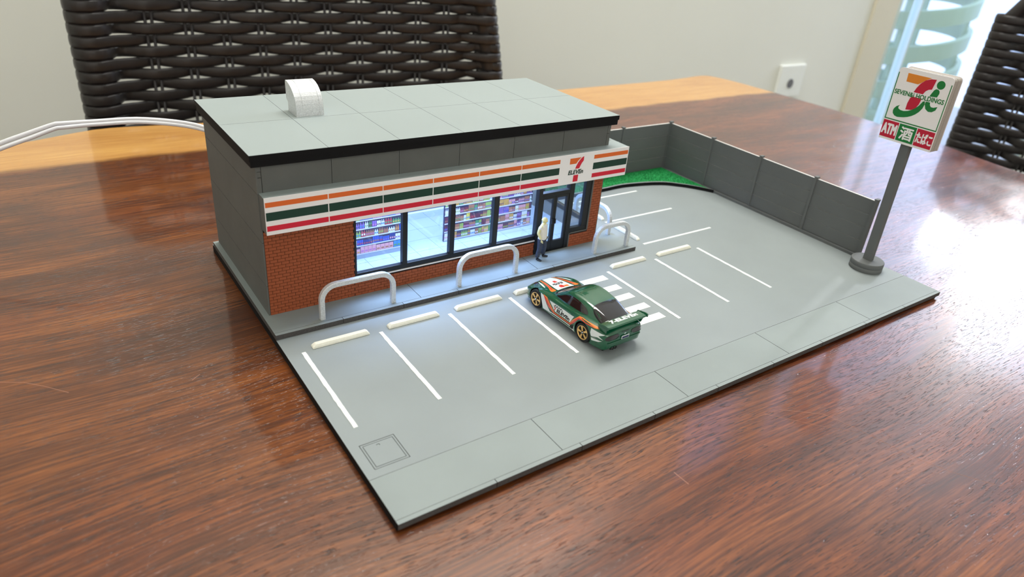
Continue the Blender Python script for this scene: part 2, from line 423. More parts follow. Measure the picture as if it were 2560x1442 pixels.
# ------------------------------------------------------------------ table
TZ = -0.0055
def table():
    t = thing('dining_table', 'glossy reddish brown wooden table with pale live edge on its far side', 'table', (0.05, 0.0, ZF))
    pts = []
    def edge(x): return .688 + .012*math.sin(x*4.1+.6) + .004*math.sin(x*13)
    key = [(-1.1, .63), (-.6, .66), (-.25, .644), (-.127, .653), (-.04, .683), (.02, .681), (.074, .675), (.3, .684), (.6, .694), (.85, .70), (.926, .706), (.985, .714), (1.012, .704), (1.026, .66), (1.031, .60), (1.033, .54),
           (1.035, .40), (1.022, .27), (.995, .131), (.985, -.1), (1.0, -.4), (.98, -.72), (.9, -.78), (.3, -.77), (-.3, -.75), (-.9, -.78), (-1.08, -.74), (-1.12, -.3), (-1.1, .2)]
    n = len(key)
    for i in range(n):     # catmull-rom
        p0, p1, p2, p3 = (Vector(key[(i+j-1) % n]) for j in range(4))
        for k in range(4):
            s = k/4
            pts.append(.5*((2*p1)+(-p0+p2)*s+(2*p0-5*p1+4*p2-p3)*s*s+(-p0+3*p1-3*p2+p3)*s**3))
    pts = [(p.x, p.y) for p in pts]
    area_ = sum(pts[i][0]*pts[(i+1) % len(pts)][1]-pts[(i+1) % len(pts)][0]*pts[i][1] for i in range(len(pts)))
    if area_ < 0: pts = pts[::-1]
    mb = MB(); b = mb.bm; mb.mi('wood'); c = Vector((0, 0))
    rings = []
    for off, z in ((0.006, TZ), (0.001, TZ-.0025), (0, TZ-.008), (-.012, TZ-.03), (0.01, TZ-.058)):
        ring = []
        for i, (x, y) in enumerate(pts):
            a = Vector(pts[i-1]); d = Vector(pts[(i+1) % len(pts)]); tt = (d-a).normalized(); nn = Vector((-tt.y, tt.x))
            ring.append(b.verts.new((x+nn.x*off, y+nn.y*off, z)))
        rings.append(ring)
    N = len(pts)
    b.faces.new(rings[0]); b.faces.new(rings[-1][::-1])
    for A, B in zip(rings, rings[1:]):
        for i in range(N): b.faces.new((A[i], B[i], B[(i+1) % N], A[(i+1) % N])).smooth = True
    mb.build('tabletop', t)
    M['scratch'] = mat('pale_scratch', (168, 118, 96), 0.7)
    for L_, w in (([(.245, -.030), (.267, -.0468), (.2729, -.065), (.2768, -.0834), (.2801, -.0987), (.2875, -.1158), (.2999, -.1342)], .00016),
                  ([(-.1520, .2110), (-.1444, .2078), (-.1334, .2015), (-.1245, .193), (-.1137, .1806)], .00020), ([(.1455, -.0361), (.1459, -.0465)], .0003),
                  ([(-.0532, .1617), (-.0479, .1656)], .0003), ([(.2330, -.028), (.252, -.050), (.270, -.068)], .00012)):
        MB().tube([(x, y, TZ+.00001) for x, y in L_], [(-w, -.00004), (w, -.00004), (0, .00005)], 'scratch').build('scratch', t)
    for x in (-.85, .62):
        for y in (-.5, .42):
            MB().box(x-.045, x+.045, y-.045, y+.045, ZF, TZ-.056, 'wood', bev=.006).build('leg', t)
    MB().box(-.805, .575, -.52, -.48, TZ-.16, TZ-.056, 'wood', bev=.004).build('apron', t)
    MB().box(-.805, .575, .40, .44, TZ-.16, TZ-.056, 'wood', bev=.004).build('apron', t)
table()

# ------------------------------------------------------------------ rattan chairs
def rattan_chair(name, label):
    """local: x across the back, -y faces the table, z=0 at the floor"""
    t = thing(name, label, 'chair')
    zt = (-.0102-ZF)/1.04
    zlo, zhi = zt-.42, zt+.190
    SUP = [.083+.0427*k for k in range(10)]
    def xl(z): return 0.0
    def xr(z): return .5635-(z-zt-.0115)*.19
    rt = .019
    # side and top frame
    circ = [(rt*.8*math.cos(a), rt*.8*math.sin(a)) for a in [2*PI*i/12 for i in range(12)]]
    path = [(xl(0)+rt, 0, zlo-.02), (xl(0)+rt, 0, zhi-.04), (xl(0)+rt+.02, 0, zhi-.008), (xl(0)+rt+.05, 0, zhi),
            (xr(zhi)-.07, 0, zhi), (xr(zhi)-.04, 0, zhi-.008), (xr(zhi)-rt, 0, zhi-.04)]
    for i in range(12):
        z = zhi-.06-i*(zhi-zlo-.04)/11; path.append((xr(z)-rt, 0, z))
    MB().tube(path, circ, 'rattan', up=Vector((0, 1, 0))).build('back_frame', t, world=False)
    # vertical rods, two and two
    for x in SUP:
        for dx in (-.0036, .0036):
            c8 = [(.0019*math.cos(a), .0019*math.sin(a)) for a in [2*PI*i/8 for i in range(8)]]
            x2 = x+dx
            MB().tube([(x2, 0, zlo-.01), (x2, 0, zhi)], c8, 'rattan').build('support_rod', t, world=False)
    # woven strands wrapped round both side tubes
    pitch = .01315; nrow = int((zhi-.012-zlo)/pitch)
    k0 = round((zt+.1011-zlo)/pitch)
    zoff = zt+.1011-k0*pitch
    for r in range(nrow):
        z = zoff+r*pitch
        even = (r-k0) % 2 == 0         # even rows run in front at the outer supports' neighbours
        L_, Rr = xl(z), xr(z)
        pts = []
        for a in (200, 160, 125, 90, 55, 20, -10):   # round the left tube, back to front
            ang = R(a+90)
            pts.append((L_+rt+rt*math.cos(ang), rt*math.sin(ang), z, 1.0))
        pts = [(L_+rt*1.7, rt*.85, z, 1), (L_+rt*.7, rt*.98, z, 1), (L_+rt*.1, rt*.5, z, 1), (L_-.001, 0, z, 1), (L_+rt*.1, -rt*.5, z, 1), (L_+rt*.6, -rt*.98, z, 1), (L_+rt*1.4, -rt*1.02, z, 1), (L_+rt*2.0, -rt*.55, z, 1)]
        amp = .0054
        x = L_+.050
        end = Rr-.050
        if not even: pts.append((L_+rt*2.25, .001, z, .9))
        while x < end:
            u = (x-SUP[0])/(SUP[1]-SUP[0])
            y = amp*math.cos(PI*u)*(1 if even else -1)
            wdt = 1.0-.30*max(0, math.cos(PI*u)*(1 if even else -1))**3
            if x < SUP[0]:
                q_ = max(0, (x-(SUP[0]-.03))/.03)
                y = -.006+.0125*q_ if even else .005-.0115*q_
                wdt = 1.0 if x < SUP[0]-.015 else (.85 if even else 1.0)
            pts.append((x, y, z, wdt)); x += .0058
        pts += [(Rr-rt*2.0, -rt*.55 if even else .001, z, 1), (Rr-rt*1.4, -rt*1.02 if even else -rt*.5, z, 1), (Rr-rt*.6, -rt*.98, z, 1), (Rr-rt*.1, -rt*.5, z, 1), (Rr+.001, 0, z, 1), (Rr-rt*.1, rt*.5, z, 1), (Rr-rt*.7, rt*.98, z, 1), (Rr-rt*1.7, rt*.85, z, 1)]
        prof = []
        for p in pts:
            h = .0068*p[3]; w = .0012
            prof.append([(w*.3, -h), (w, -h*.6), (w*1.2, 0), (w, h*.6), (w*.3, h), (-w*.6, h*.5), (-w*.6, -h*.5)])
        MB().tube([p[:3] for p in pts], prof, 'rattan').build('woven_strand', t, world=False, smooth=True)
    # seat, skirt and legs, below the table top
    MB().box(0.0, .563, -.55, .0, zlo-.05, zlo, 'rattan', bev=.02).build('seat', t, world=False)
    for x, y in ((.03, -.52), (.53, -.52), (.03, -.0), (.53, -.0)):
        MB().tube([(x, y, 0), (x, y, zlo-.03)], [(.018*math.cos(a), .018*math.sin(a)) for a in [2*PI*i/10 for i in range(10)]], 'rattan').build('leg', t, world=False)
    return t
ch1 = rattan_chair('rattan_chair', 'dark woven rattan chair standing behind the store model at the far table edge')
ch1.location = (-.0343, .7987, ZF); ch1.scale = (1.04, 1.04, 1.04); ch1.rotation_euler = (0, 0, R(-5.3))
ch2 = copy_tree(ch1); ch2['label'] = 'dark woven rattan chair at the right end of the table beyond the pole sign'
ch2.location = (1.341, .381, ZF); ch2.rotation_euler = (0, 0, R(-90))

# ------------------------------------------------------------------ diorama base
HS = .0036; W0 = .5; YBK = .3255
G = .00035
def base():
    t = thing('parking_lot_base', 'flat grey model parking lot board with white painted bay lines', 'model base', (0.25, 0.16, TZ))
    MB().box(0, .4985, .0015, YBK, TZ, -.0035, 'black').build('backing_board', t)
    # asphalt, with an opening for the manhole frame
    mx0, mx1, my0, my1 = .0060, .0252, .0379, .0572
    a = MB()
    for x0, x1, y0, y1 in ((0, mx0-G, .0322, YBK), (mx1+G, .5, .0322, YBK), (mx0-G, mx1+G, .0322, my0-G), (mx0-G, mx1+G, my1+G, YBK)):
        k = 'black' if x0 == 0 else 'edge'
        a.box(x0, x1, y0, y1, -.0035, 0, k, top='lot', left='black' if x0 == 0 else None)
    a.build('asphalt_sheet', t)
    fr = MB(); w = .0010
    for x0, x1, y0, y1 in ((mx0, mx1, my0, my0+w), (mx0, mx1, my1-w, my1), (mx0, mx0+w, my0+w, my1-w), (mx1-w, mx1, my0+w, my1-w)):
        fr.box(x0, x1, y0, y1, -.0035, 0, 'lot')
    fr.build('manhole_frame', t)
    cv = MB(); i0, i1, j0, j1 = mx0+w+G, mx1-w-G, my0+w+G, my1-w-G
    lx, ly = .0140, .0545
    for x0, x1, y0, y1 in ((i0, lx, j0, j1), (lx+.0018, i1, j0, j1), (lx, lx+.0018, j0, ly-.0013), (lx, lx+.0018, ly, j1)):
        cv.box(x0, x1, y0, y1, -.0035, 0, 'lot')
    cov = cv.build('manhole_cover', t)
    MB().box(lx+.0002, lx+.0016, ly-.0011, ly-.0002, -.0035, -.0002, 'lot').build('lift_tab', cov)
    xs = [0, .0986, .1967, .2972, .3976, .5]
    for x0, x1 in zip(xs, xs[1:]):
        MB().box(x0+(G/2 if x0 else 0), x1-(G/2 if x1 < .5 else 0), .0028, .0320, -.0035, 0, 'edge', top='lot2', left='black').build('paving_slab', t)
    xs = [0]+[.0548+.0556*i for i in range(8)]+[.5]
    for x0, x1 in zip(xs, xs[1:]):
        MB().box(x0+(G/2 if x0 else 0), x1-(G/2 if x1 < .5 else 0), 0, .0026, -.0035, 0, 'edge', top='lot2', left='black').build('kerb_stone', t)
    # painted lines (slightly ragged)
    def line(x0, y0, x1, y1, w=.0026, rag=.00022, name='parking_line'):
        d = Vector((x1-x0, y1-y0)); L_ = d.length; d.normalize(); n = Vector((-d.y, d.x)); k = 26
        A, B = [], []
        for i in range(k+1):
            p = Vector((x0, y0))+d*L_*i/k; j = rag*(random.random()-.5)*2 if 0 < i < k else 0
            A.append(tuple(p+n*(w/2+j))); B.append(tuple(p-n*(w/2+rag*(random.random()-.5))))
        MB().prism(B+A[::-1], .0, .00022, 'line').build(name, t)
    for x in (.0103, .0622, .1143, .1653, .2616, .3155, .3677): line(x, .0718, x, .1519)
    for y, x0, x1 in ((.2804, .318, .4148), (.2296, .327, .4150), (.1786, .3273, .4153)): line(x0, y, x1, y, .0022, .0001)
    for y0 in (.1415, .1252, .1105, .0940, .0780):
        MB().box(.2095 if y0 > .09 else .2095, .2536, y0, y0+.0072, 0, .0002, 'line').build('crossing_bar', t)
    # grass corner
    arc = [(.3116, .2925), (.3759, .2925), (.4000, .2938), (.4153, .2928), (.4400, .2880), (.4583, .2811), (.4700, .2715), (.478, .2636), (.486, .2532), (.4926, .2428)]
    inner = [(x, y+.0022) for x, y in arc[:-1]]+[(.4926, .2436)]
    fine_o, fine_i = [], []
    def cr(P):
        out = []
        for i in range(len(P)-1):
            p0, p1, p2, p3 = Vector(P[max(i-1, 0)]), Vector(P[i]), Vector(P[i+1]), Vector(P[min(i+2, len(P)-1)])
            for k in range(4):
                s = k/4; q = .5*((2*p1)+(-p0+p2)*s+(2*p0-5*p1+4*p2-p3)*s*s+(-p0+3*p1-3*p2+p3)*s**3); out.append((q.x, q.y))
        out.append(P[-1]); return out
    fo, fi = cr(arc), cr(inner)
    MB().prism(fo+fi[::-1], 0, .0036, 'black', top='lot').build('curved_kerb', t)
    gb = MB(); gb.prism(fi+[(.4926, .3222), (.3116, .3222)], 0, .0024, 'grass').build('grass_bed', t)
    # grass fibres
    fb = MB(); b = fb.bm; fb.mi('grass')
    from mathutils.geometry import intersect_point_line
    poly = fi+[(.4926, .3222), (.3116, .3222)]
    def inside(x, y):
        c = False; j = len(poly)-1
        for i in range(len(poly)):
            xi, yi = poly[i]; xj, yj = poly[j]
            if (yi > y) != (yj > y) and x < (xj-xi)*(y-yi)/(yj-yi)+xi: c = not c
            j = i
        return c
    n = 0
    while n < 9000:
        x = random.uniform(.313, .4912); y = random.uniform(.243, .3212)
        if not inside(x, y): continue
        n += 1; a = random.uniform(0, 2*PI); l = random.uniform(.0007, .0017)
        dx, dy = math.cos(a)*.00022, math.sin(a)*.00022; lx_, ly_ = random.uniform(-.0006, .0006), random.uniform(-.0006, .0006)
        b.faces.new((b.verts.new((x-dx, y-dy, .0023)), b.verts.new((x+dx, y+dy, .0023)), b.verts.new((x+lx_, y+ly_, .0023+l))))
    g = fb.build('grass', t, recalc=False); g['kind'] = 'stuff'
base()

# sidewalk round the store
def sidewalk():
    t = thing('store_sidewalk', 'raised pale grey sidewalk the model store stands on', 'sidewalk', (.155, .25, 0))
    YS, YE, XE = .1721, .3225, .3110
    xs = [0, .1044, .2078, XE]
    for x0, x1 in zip(xs, xs[1:]):
        MB().box(x0+(G/2 if x0 else 0), x1-(G/2 if x1 < XE else 0), .1752, .2005, .00006, HS, 'edge', top='lot2', left='edge' if x0 == 0 else None).build('sidewalk_slab', t)
    MB().box(0, XE, .2005, YE, .00006, HS, 'edge', top='lot2').build('sidewalk_slab', t)
    xs = [0]+[.0450+.0443*i for i in range(6)]+[XE]
    for x0, x1 in zip(xs, xs[1:]):
        MB().box(x0+(G/2 if x0 else 0), x1-(G/2 if x1 < XE else 0), YS, .1750, .00006, HS, 'edge', top='lot2').build('kerb_stone', t)
sidewalk()

# ------------------------------------------------------------------ the store
XW, YW, XRW, YWB, ZT = .0039, .1975, .2846, .3190, .1067
CZ0, CZ1, CY, CX0, CX1 = .0657, .0893, .1876, .0046, .2987
def store():
    t = thing('convenience_store', 'grey and brick model convenience store with striped sign band and lit interior', 'model store', (.145, .26, HS))
    # side walls of stacked horizontal panels
    zs = [HS, .0253, .0562, .0884, ZT]
    for z0, z1 in zip(zs, zs[1:]):
        MB().box(XW, XW+.0010, YW, YWB, z0+(G/2 if z0 > HS else 0), z1-(G/2 if z1 < ZT else 0), 'wall').build('side_panel', t)
        MB().box(XW, XRW, YWB, YWB+.002, z0+(G/2 if z0 > HS else 0), z1-(G/2 if z1 < ZT else 0), 'wall').build('rear_panel', t)
    MB().box(XW+.0023, XW+.0032, YW+.001, YWB-.001, HS, ZT-.001, 'inwall').build('inner_wall', t)
    MB().box(XW+.0032, XRW-.003, YWB-.0012, YWB-.0002, HS, ZT-.001, 'inwall').build('inner_wall', t)
    # right wall with its window
    r = MB()
    for y0, y1, z0, z1 in ((.2075, .2770, HS, .0165), (.2770, YWB, HS, ZT), (.2025, .2770, .064, ZT)):
        r.box(XRW-.0024, XRW, y0, y1, z0, z1, 'wall')
    r.build('right_wall', t)
    sf = MB()
    for y0, y1, z0, z1 in ((.2010, .2060, .0165, .064), (.2720, .2770, .0165, .064), (.2060, .2720, .0165, .0205), (.2060, .2720, .060, .064), (.236, .2385, .0205, .060)):
        sf.box(XRW-.0032, XRW+.0002, y0, y1, z0, z1, 'frameblk')
    s_ = sf.build('side_window_frame', t)
    MB().box(XRW-.0016, XRW-.0012, .2060, .236, .0205, .060, 'glass').build('pane', s_)
    MB().box(XRW-.0016, XRW-.0012, .2385, .2720, .0205, .060, 'glass').build('pane', s_)
    # upper front wall panels
    xs = [XW+.0010, .0508, .0977, .1441, .1905, .2367, XRW]
    nz0, nz1 = .0990, .1025
    for i, (x0, x1) in enumerate(zip(xs, xs[1:])):
        u = MB(); a0 = x0+(G/2 if i else 0); a1 = x1-(G/2 if i < 5 else 0)
        if i == 0:
            q = XW+.0034
            u.box(q, a1, YW, YW+.002, CZ0-.004, ZT, 'wall'); u.box(a0, q-G, YW, YW+.002, nz1+G/2, ZT, 'wall'); u.box(a0, q-G, YW, YW+.002, CZ0-.004, nz0-G/2, 'wall')
            u.box(a0, q-G, YW+.0001, YW+.002, nz0+G/2, nz1-G/2, 'wall')
        elif i == 5:
            q = XRW-.0034
            u.box(a0, q, YW, YW+.002, CZ0-.004, ZT, 'wall'); u.box(q+G, a1, YW, YW+.002, nz1+G/2, ZT, 'wall'); u.box(q+G, a1, YW, YW+.002, CZ0-.004, nz0-G/2, 'wall')
            u.box(q+G, a1, YW+.0001, YW+.002, nz0+G/2, nz1-G/2, 'wall')
        else:
            u.box(a0, a1, YW, YW+.002, CZ0-.004, ZT, 'wall')
        u.build('upper_panel', t)
    MB().box(XW+.001, XRW-.001, YW+.002, YW+.0026, CZ0-.004, ZT, 'black').build('upper_backing', t)
    # brickwork backing
    WX0, WX1, WZ0 = .0645, .2302, .0165
    DX0, DX1 = .2190, .2546            # door unit
    CXL = .2738                        # inner edge of the corner column
    bk = MB()
    bk.box(XW+.0010, WX0, YW, YW+.002, HS, CZ0, 'mortar'); bk.box(WX0, DX0, YW, YW+.002, HS, WZ0, 'mortar')
    bk.box(DX1, CXL, YW, YW+.002, HS, .0162, 'mortar'); bk.box(CXL, XRW, YW, YW+.002, HS, CZ0, 'mortar')
    bk.build('brick_backing', t)
    # bricks
    bw, bh, gp = .00490, .00222, .00028
    def brick_mesh(w):
        b = MB(); b.box(0, w, -.0004, .0001, 0, bh-gp, 'brick'); me = bpy.data.meshes.new('brick'); b.bm.to_mesh(me); b.bm.free(); me.materials.append(M['brick']); return me
    cache = {}
    tl = wloc(t); n = 0; rest = MB()
    spots = []
    for reg in ((XW+.0012, WX0-.0003, HS+.0001, .0640), (WX0-.0003, DX0-.0003, HS+.0001, WZ0-.0006), (DX1+.0008, CXL+.0008, HS+.0001, .0157), (CXL+.0008, XRW-.0002, HS+.0001, .0650)):
        x0, x1, z0, z1 = reg; row = 0
        while z0+row*bh+bh-gp <= z1+1e-5:
            z = z0+row*bh; x = x0-(bw/2 if row % 2 else 0)
            while x < x1-.0004:
                a, c = max(x, x0), min(x+bw-gp, x1)
                if c-a > .0005: spots.append((a, z, round(c-a, 5)))
                x += bw
            row += 1
    spots.sort(key=lambda s: s[0])
    for a, z, w in spots:
        n += 1
        if n <= 300:
            if w not in cache: cache[w] = brick_mesh(w)
            o = bpy.data.objects.new('brick', cache[w]); o.location = Vector((a, YW, z))-tl; link(o, t)
        else: rest.box(a, a+w, YW-.0004, YW+.0001, z, z+bh-gp, 'brick')
    rb = rest.build('bricks', t); rb['kind'] = 'stuff'
    # column return on the right side
    MB().box(XRW, XRW+.0006, YW, YW+.0035, HS, CZ0, 'wall').build('column_edge', t)
    # sills
    MB().box(WX0, DX0, YW-.0004, YW+.0016, WZ0-.0006, WZ0+.0002, 'white').build('window_sill', t)
    s = MB(); s.box(DX1+.0002, CXL, YW-.0005, YW+.0016, .0158, .0166, 'wall'); s.box(DX1-.0002, DX1+.0008, YW-.0005, YW+.002, HS, .0166, 'wall'); s.box(CXL-.0002, CXL+.0009, YW-.0005, YW+.002, .0166, CZ0, 'wall')
    s.build('brick_edging', t)
    # front window frame
    TOPZ = .0660; f = MB(); fy0, fy1 = YW+.0003, YW+.0040
    f.box(WX0, DX0, fy0, fy1, WZ0+.0002, WZ0+.0040, 'frameblk', bev=.0003)
    f.box(WX0, DX0, fy0, fy1, TOPZ-.003, TOPZ, 'frameblk')
    f.box(WX0, WX0+.0016, fy0, fy1, WZ0+.004, TOPZ-.003, 'frameblk')
    for x0, x1 in ((.1008, .1046), (.1394, .1434), (.1772, .1818)):
        f.box(x0, x1, fy0-.0003, fy1, WZ0+.004, TOPZ-.003, 'frameblk', bev=.0003)
    fo = f.build('window_frame', t)
    for x0, x1 in ((WX0+.0016, .1008), (.1046, .1394), (.1434, .1772), (.1818, DX0)):
        MB().box(x0, x1, fy0+.0018, fy0+.0021, WZ0+.004, TOPZ-.003, 'glass').build('pane', fo)
    # door unit
    d = MB(); y0, y1 = YW-.0004, YW+.0042
    d.box(DX0, DX0+.0036, y0, y1, HS, TOPZ, 'frameblk', bev=.0003)
    d.box(DX1-.0044, DX1, y0, y1, HS, TOPZ, 'frameblk', bev=.0003)
    d.box(DX0+.0036, DX1-.0044, y0, y1, .0528, .0562, 'frameblk', bev=.0003)
    d.box(DX0+.0036, DX1-.0044, y0, y1, TOPZ-.003, TOPZ, 'frameblk')
    d.box(DX0+.0036, DX1-.0044, y0, y1, HS, HS+.0008, 'frameblk')
    do = d.build('door_frame', t)
    MB().box(DX0+.0036, DX1-.0044, y0+.002, y0+.0023, .0562, TOPZ-.003, 'glass').build('transom_pane', do)
    xm = (DX0+.0036+DX1-.0044)/2
    for k, (a, c) in enumerate(((DX0+.0038, xm-.0001), (xm+.0001, DX1-.0046))):
        lf = MB(); ya, yb_ = y0+.0004, y0+.0026; st = .0017
        lf.box(a, a+st, ya, yb_, HS+.001, .0526, 'frameblk'); lf.box(c-st, c, ya, yb_, HS+.001, .0526, 'frameblk')
        lf.box(a+st, c-st, ya, yb_, HS+.001, .0124, 'frameblk'); lf.box(a+st, c-st, ya, yb_, .0508, .0526, 'frameblk')
        lo = lf.build('door', t)
        MB().box(a+st, c-st, ya+.001, ya+.0013, .0124, .0508, 'glass').build('pane', lo)
        hx = xm-.0020 if k == 0 else xm+.0003
        MB().box(hx, hx+.0017, ya-.0012, ya, .0285, .0328, 'frameblk', bev=.0003).build('handle', lo)
    # right window beside the door
    f = MB()
    f.box(DX1, CXL, fy0, fy1, .0166, .0205, 'frameblk', bev=.0003); f.box(DX1, CXL, fy0, fy1, TOPZ-.003, TOPZ, 'frameblk')
    f.box(DX1-.0002, DX1+.0008, fy0, fy1, .0205, TOPZ-.003, 'frameblk'); f.box(CXL-.0062, CXL, fy0, fy1, .0205, TOPZ-.003, 'frameblk', bev=.0003)
    fo = f.build('window_frame', t)
    MB().box(DX1+.0008, CXL-.0062, fy0+.0018, fy0+.0021, .0205, TOPZ-.003, 'glass').build('pane', fo)
    # roof
    rx0, rx1, ry0, ry1 = .0001, .2884, .1937, .3226
    rf = MB(); rf.box(rx0, rx1, ry0, ry1, .1107, .1139, 'black'); rf.box(rx0+.0006, rx1-.0006, ry0+.0006, ry1-.0006, ZT, .1107, 'black'); rf.build('roof_slab', t)
    xs = [rx0, .0479, .0962, .1445, .1926, .2420, rx1]; ys = [ry0, .2580, ry1]; g2 = .00022
    for i in range(6):
        for j in range(2):
            MB().box(xs[i]+(g2/2 if i else 0), xs[i+1]-(g2/2 if i < 5 else 0), ys[j]+(g2/2 if j else 0), ys[j+1]-(0 if j else g2/2), .1139, .1143, 'black', top='roofgrey').build('roof_panel', t)
    # sign band (canopy) wrapping to the right side
    c = MB()
    c.box(CX0, CX1, CY+.0004, YW, CZ0, CZ1, 'wall', top='roofgrey'); c.box(XRW+.0001, CX1, YW, .300, CZ0, CZ1, 'wall', top='roofgrey')
    for y0 in (.2075, .2100, .2125): c.box(.2870, .2960, y0, y0+.0003, CZ1, CZ1+.0001, 'edge')
    co = c.build('canopy', t)
    MB().box(CX0, CX1, CY, CY+.0004, CZ0-.0002, CZ1+.0003, 'white').build('sign_board', co)
    H = CZ1-CZ0
    segs = [(.0050, .0437), (.0444, .0809), (.0815, .1180), (.1187, .1550), (.1557, .1917), (.1924, .2280), (.2620, .2980)]
    fn = lambda u, v, w: (u, CY-w, v)
    for a, b_ in segs:
        for m, f0, f1, nm in (('orange', .11, .245, 'orange_stripe'), ('green', .385, .615, 'green_stripe'), ('red', .755, .90, 'red_stripe')):
            MB().box(a, b_, CY-.00012, CY, CZ1-H*f1, CZ1-H*f0, m).build(nm, co)
    # the big seven emblem
    ex, ez, ew, eh = .2377, .0670, .0140, .0200
    E_ = lambda u, v, w: (ex+u*ew, CY-w, ez+v*eh)
    MB().extr([(.0, .74), (.0, .97), (.80, .97), (.66, .90), (.54, .82), (.47, .74)], E_, .00012, 'orange').build('emblem_bar', co)
    MB().extr([(.97, 1.0), (.86, .965), (.72, .88), (.60, .78), (.50, .66), (.43, .53), (.72, .53), (.78, .63), (.87, .74), (.98, .83)], E_, .00012, 'red').build('emblem_curve', co)
    MB().extr([(.36, 0), (.70, 0), (.71, .27), (.37, .27)], E_, .00012, 'red').build('emblem_stem', co)
    text_plate('lettering', 'ELEVEn', lambda u, v, w: (ex-.0006+u*(ew+.0010), CY-.0001-w, ez+.0062+v*.0036), .00012, 'green', co, shear=.14, bold=.028)
    # interior
    ts = .02095; x = XW+.0034
    me = None
    xs_ = []
    k = -4
    while .093+k*ts < XRW-.003: xs_.append(.093+k*ts); k += 1
    for xa in xs_:
        for j in range(6):
            ya = .2018+j*.0194
            x0, x1 = max(xa, XW+.0034)+.00012, min(xa+ts, XRW-.0034)-.00012
            if x1-x0 < .002: continue
            MB().box(x0, x1, ya+.00012, min(ya+.0194, .3175)-.00012, HS, HS+.0003, 'tile').build('floor_tile', t)
    MB().box(XW+.0032, XRW-.0032, YW+.0042, YWB-.0014, .1000, .1015, 'inwall').build('inner_ceiling', t)
    return t
st = store()

# colourful goods printed on card shelves
PAL = [(176, 60, 74), (52, 78, 172), (206, 184, 70), (82, 140, 92), (186, 110, 160), (60, 126, 176), (128, 96, 164), (216, 216, 228), (164, 106, 82), (104, 46, 68), (196, 150, 76), (40, 54, 122), (150, 172, 84), (212, 150, 156)]
for i, c in enumerate(PAL): M['goods%d' % i] = mat('printed_goods_%d' % i, c, 0.5)
M['shelfdark'] = mat('printed_shelf_dark', (46, 42, 66), 0.5)  # dark print tone of shelf backs, block sides and counter strip
M['shelfwhite'] = mat('printed_shelf_edge', (206, 208, 226), 0.5)
def shelf_unit(label, x0, x1, y, y1, h, rows, bottom, seed, cols, itemw=.0022):
    rnd = random.Random(seed)
    t = thing('goods_shelf', label, 'shelf', ((x0+x1)/2, (y+y1)/2, HS+.0003), group=None)
    z0 = HS+.0003
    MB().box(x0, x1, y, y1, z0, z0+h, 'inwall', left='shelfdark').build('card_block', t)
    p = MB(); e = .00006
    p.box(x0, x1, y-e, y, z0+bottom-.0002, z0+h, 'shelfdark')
    rh = (h-bottom)/rows
    for r in range(rows):
        za = z0+bottom+r*rh
        p.box(x0, x1, y-2*e, y-e, za-.0001, za+.0009, 'shelfwhite')
        x = x0+.0002
        while x < x1-.0010:
            rc = cols[min(r, len(cols)-1)] if isinstance(cols[0], list) else cols
            c = rnd.choice(rc); c2 = rnd.choice(range(len(PAL))); n = rnd.randint(2, 4); w = itemw*rnd.uniform(.8, 1.25)*(2.1 if isinstance(cols[0], list) and r == 0 else 1); hh = (rh-.0012)*rnd.uniform(.7, .97); kind = 'x' if isinstance(cols[0], list) and r < 2 else rnd.choice('bbbx' if isinstance(cols[0], list) else 'bxxx')
            for k in range(n):
                a, b_ = x+.0001, x+w-.0001
                if b_ > x1-.0001: break
                zb = za+.0009
                if kind == 'b':
                    p.extr([(a, zb), (b_, zb), (b_, zb+hh*.62), ((a+b_)/2+w*.16, zb+hh*.82), ((a+b_)/2+w*.16, zb+hh), ((a+b_)/2-w*.16, zb+hh), ((a+b_)/2-w*.16, zb+hh*.82), (a, zb+hh*.62)], lambda u, v, w_: (u, y-2*e-w_, v), e, 'goods%d' % c)
                else:
                    p.box(a, b_, y-3*e, y-2*e, zb, zb+hh, 'goods%d' % c)
                p.box(a+w*.15, b_-w*.15, y-4*e, y-3*e, zb+hh*.22, zb+hh*.48, 'goods%d' % c2)
                x += w
            x += .0002
    g = p.build('printed_goods', t); g['kind'] = 'stuff'
    return t
shelf_unit('shelf of cleaning bottles and blue packs in the first window bay', .0655, .1300, .2478, .2510, .052, 7, .0037, 3, [[1, 5, 1, 13], [11, 1, 1, 7], [1, 7, 8, 12, 2, 0], [7, 0, 6, 3, 6, 7], [12, 5, 6, 4, 5, 1], [2, 5, 4, 6]], .0017)
shelf_unit('shelf of mixed snacks in the third window bay', .1638, .2150, .2478, .2500, .052, 7, .0010, 11, [9, 2, 8, 3, 8, 9, 12, 7, 10], .0014)
shelf_unit('shelf of sweets and packets left of the door', .2155, .2510, .2470, .2500, .052, 7, .0010, 21, [8, 13, 10, 9, 6, 7], .0015)
def chiller():
    t = thing('low_chiller', 'low pale counter along the rear wall inside the store', 'counter', (.17, .312, HS+.0003))
    MB().box(.125, .235, .3100, .3170, HS+.0003, .020, 'shelfwhite', bev=.0003).build('body', t)
    MB().box(.128, .232, .3094, .3100, HS+.003, HS+.007, 'shelfdark').build('front_strip', t)
chiller()

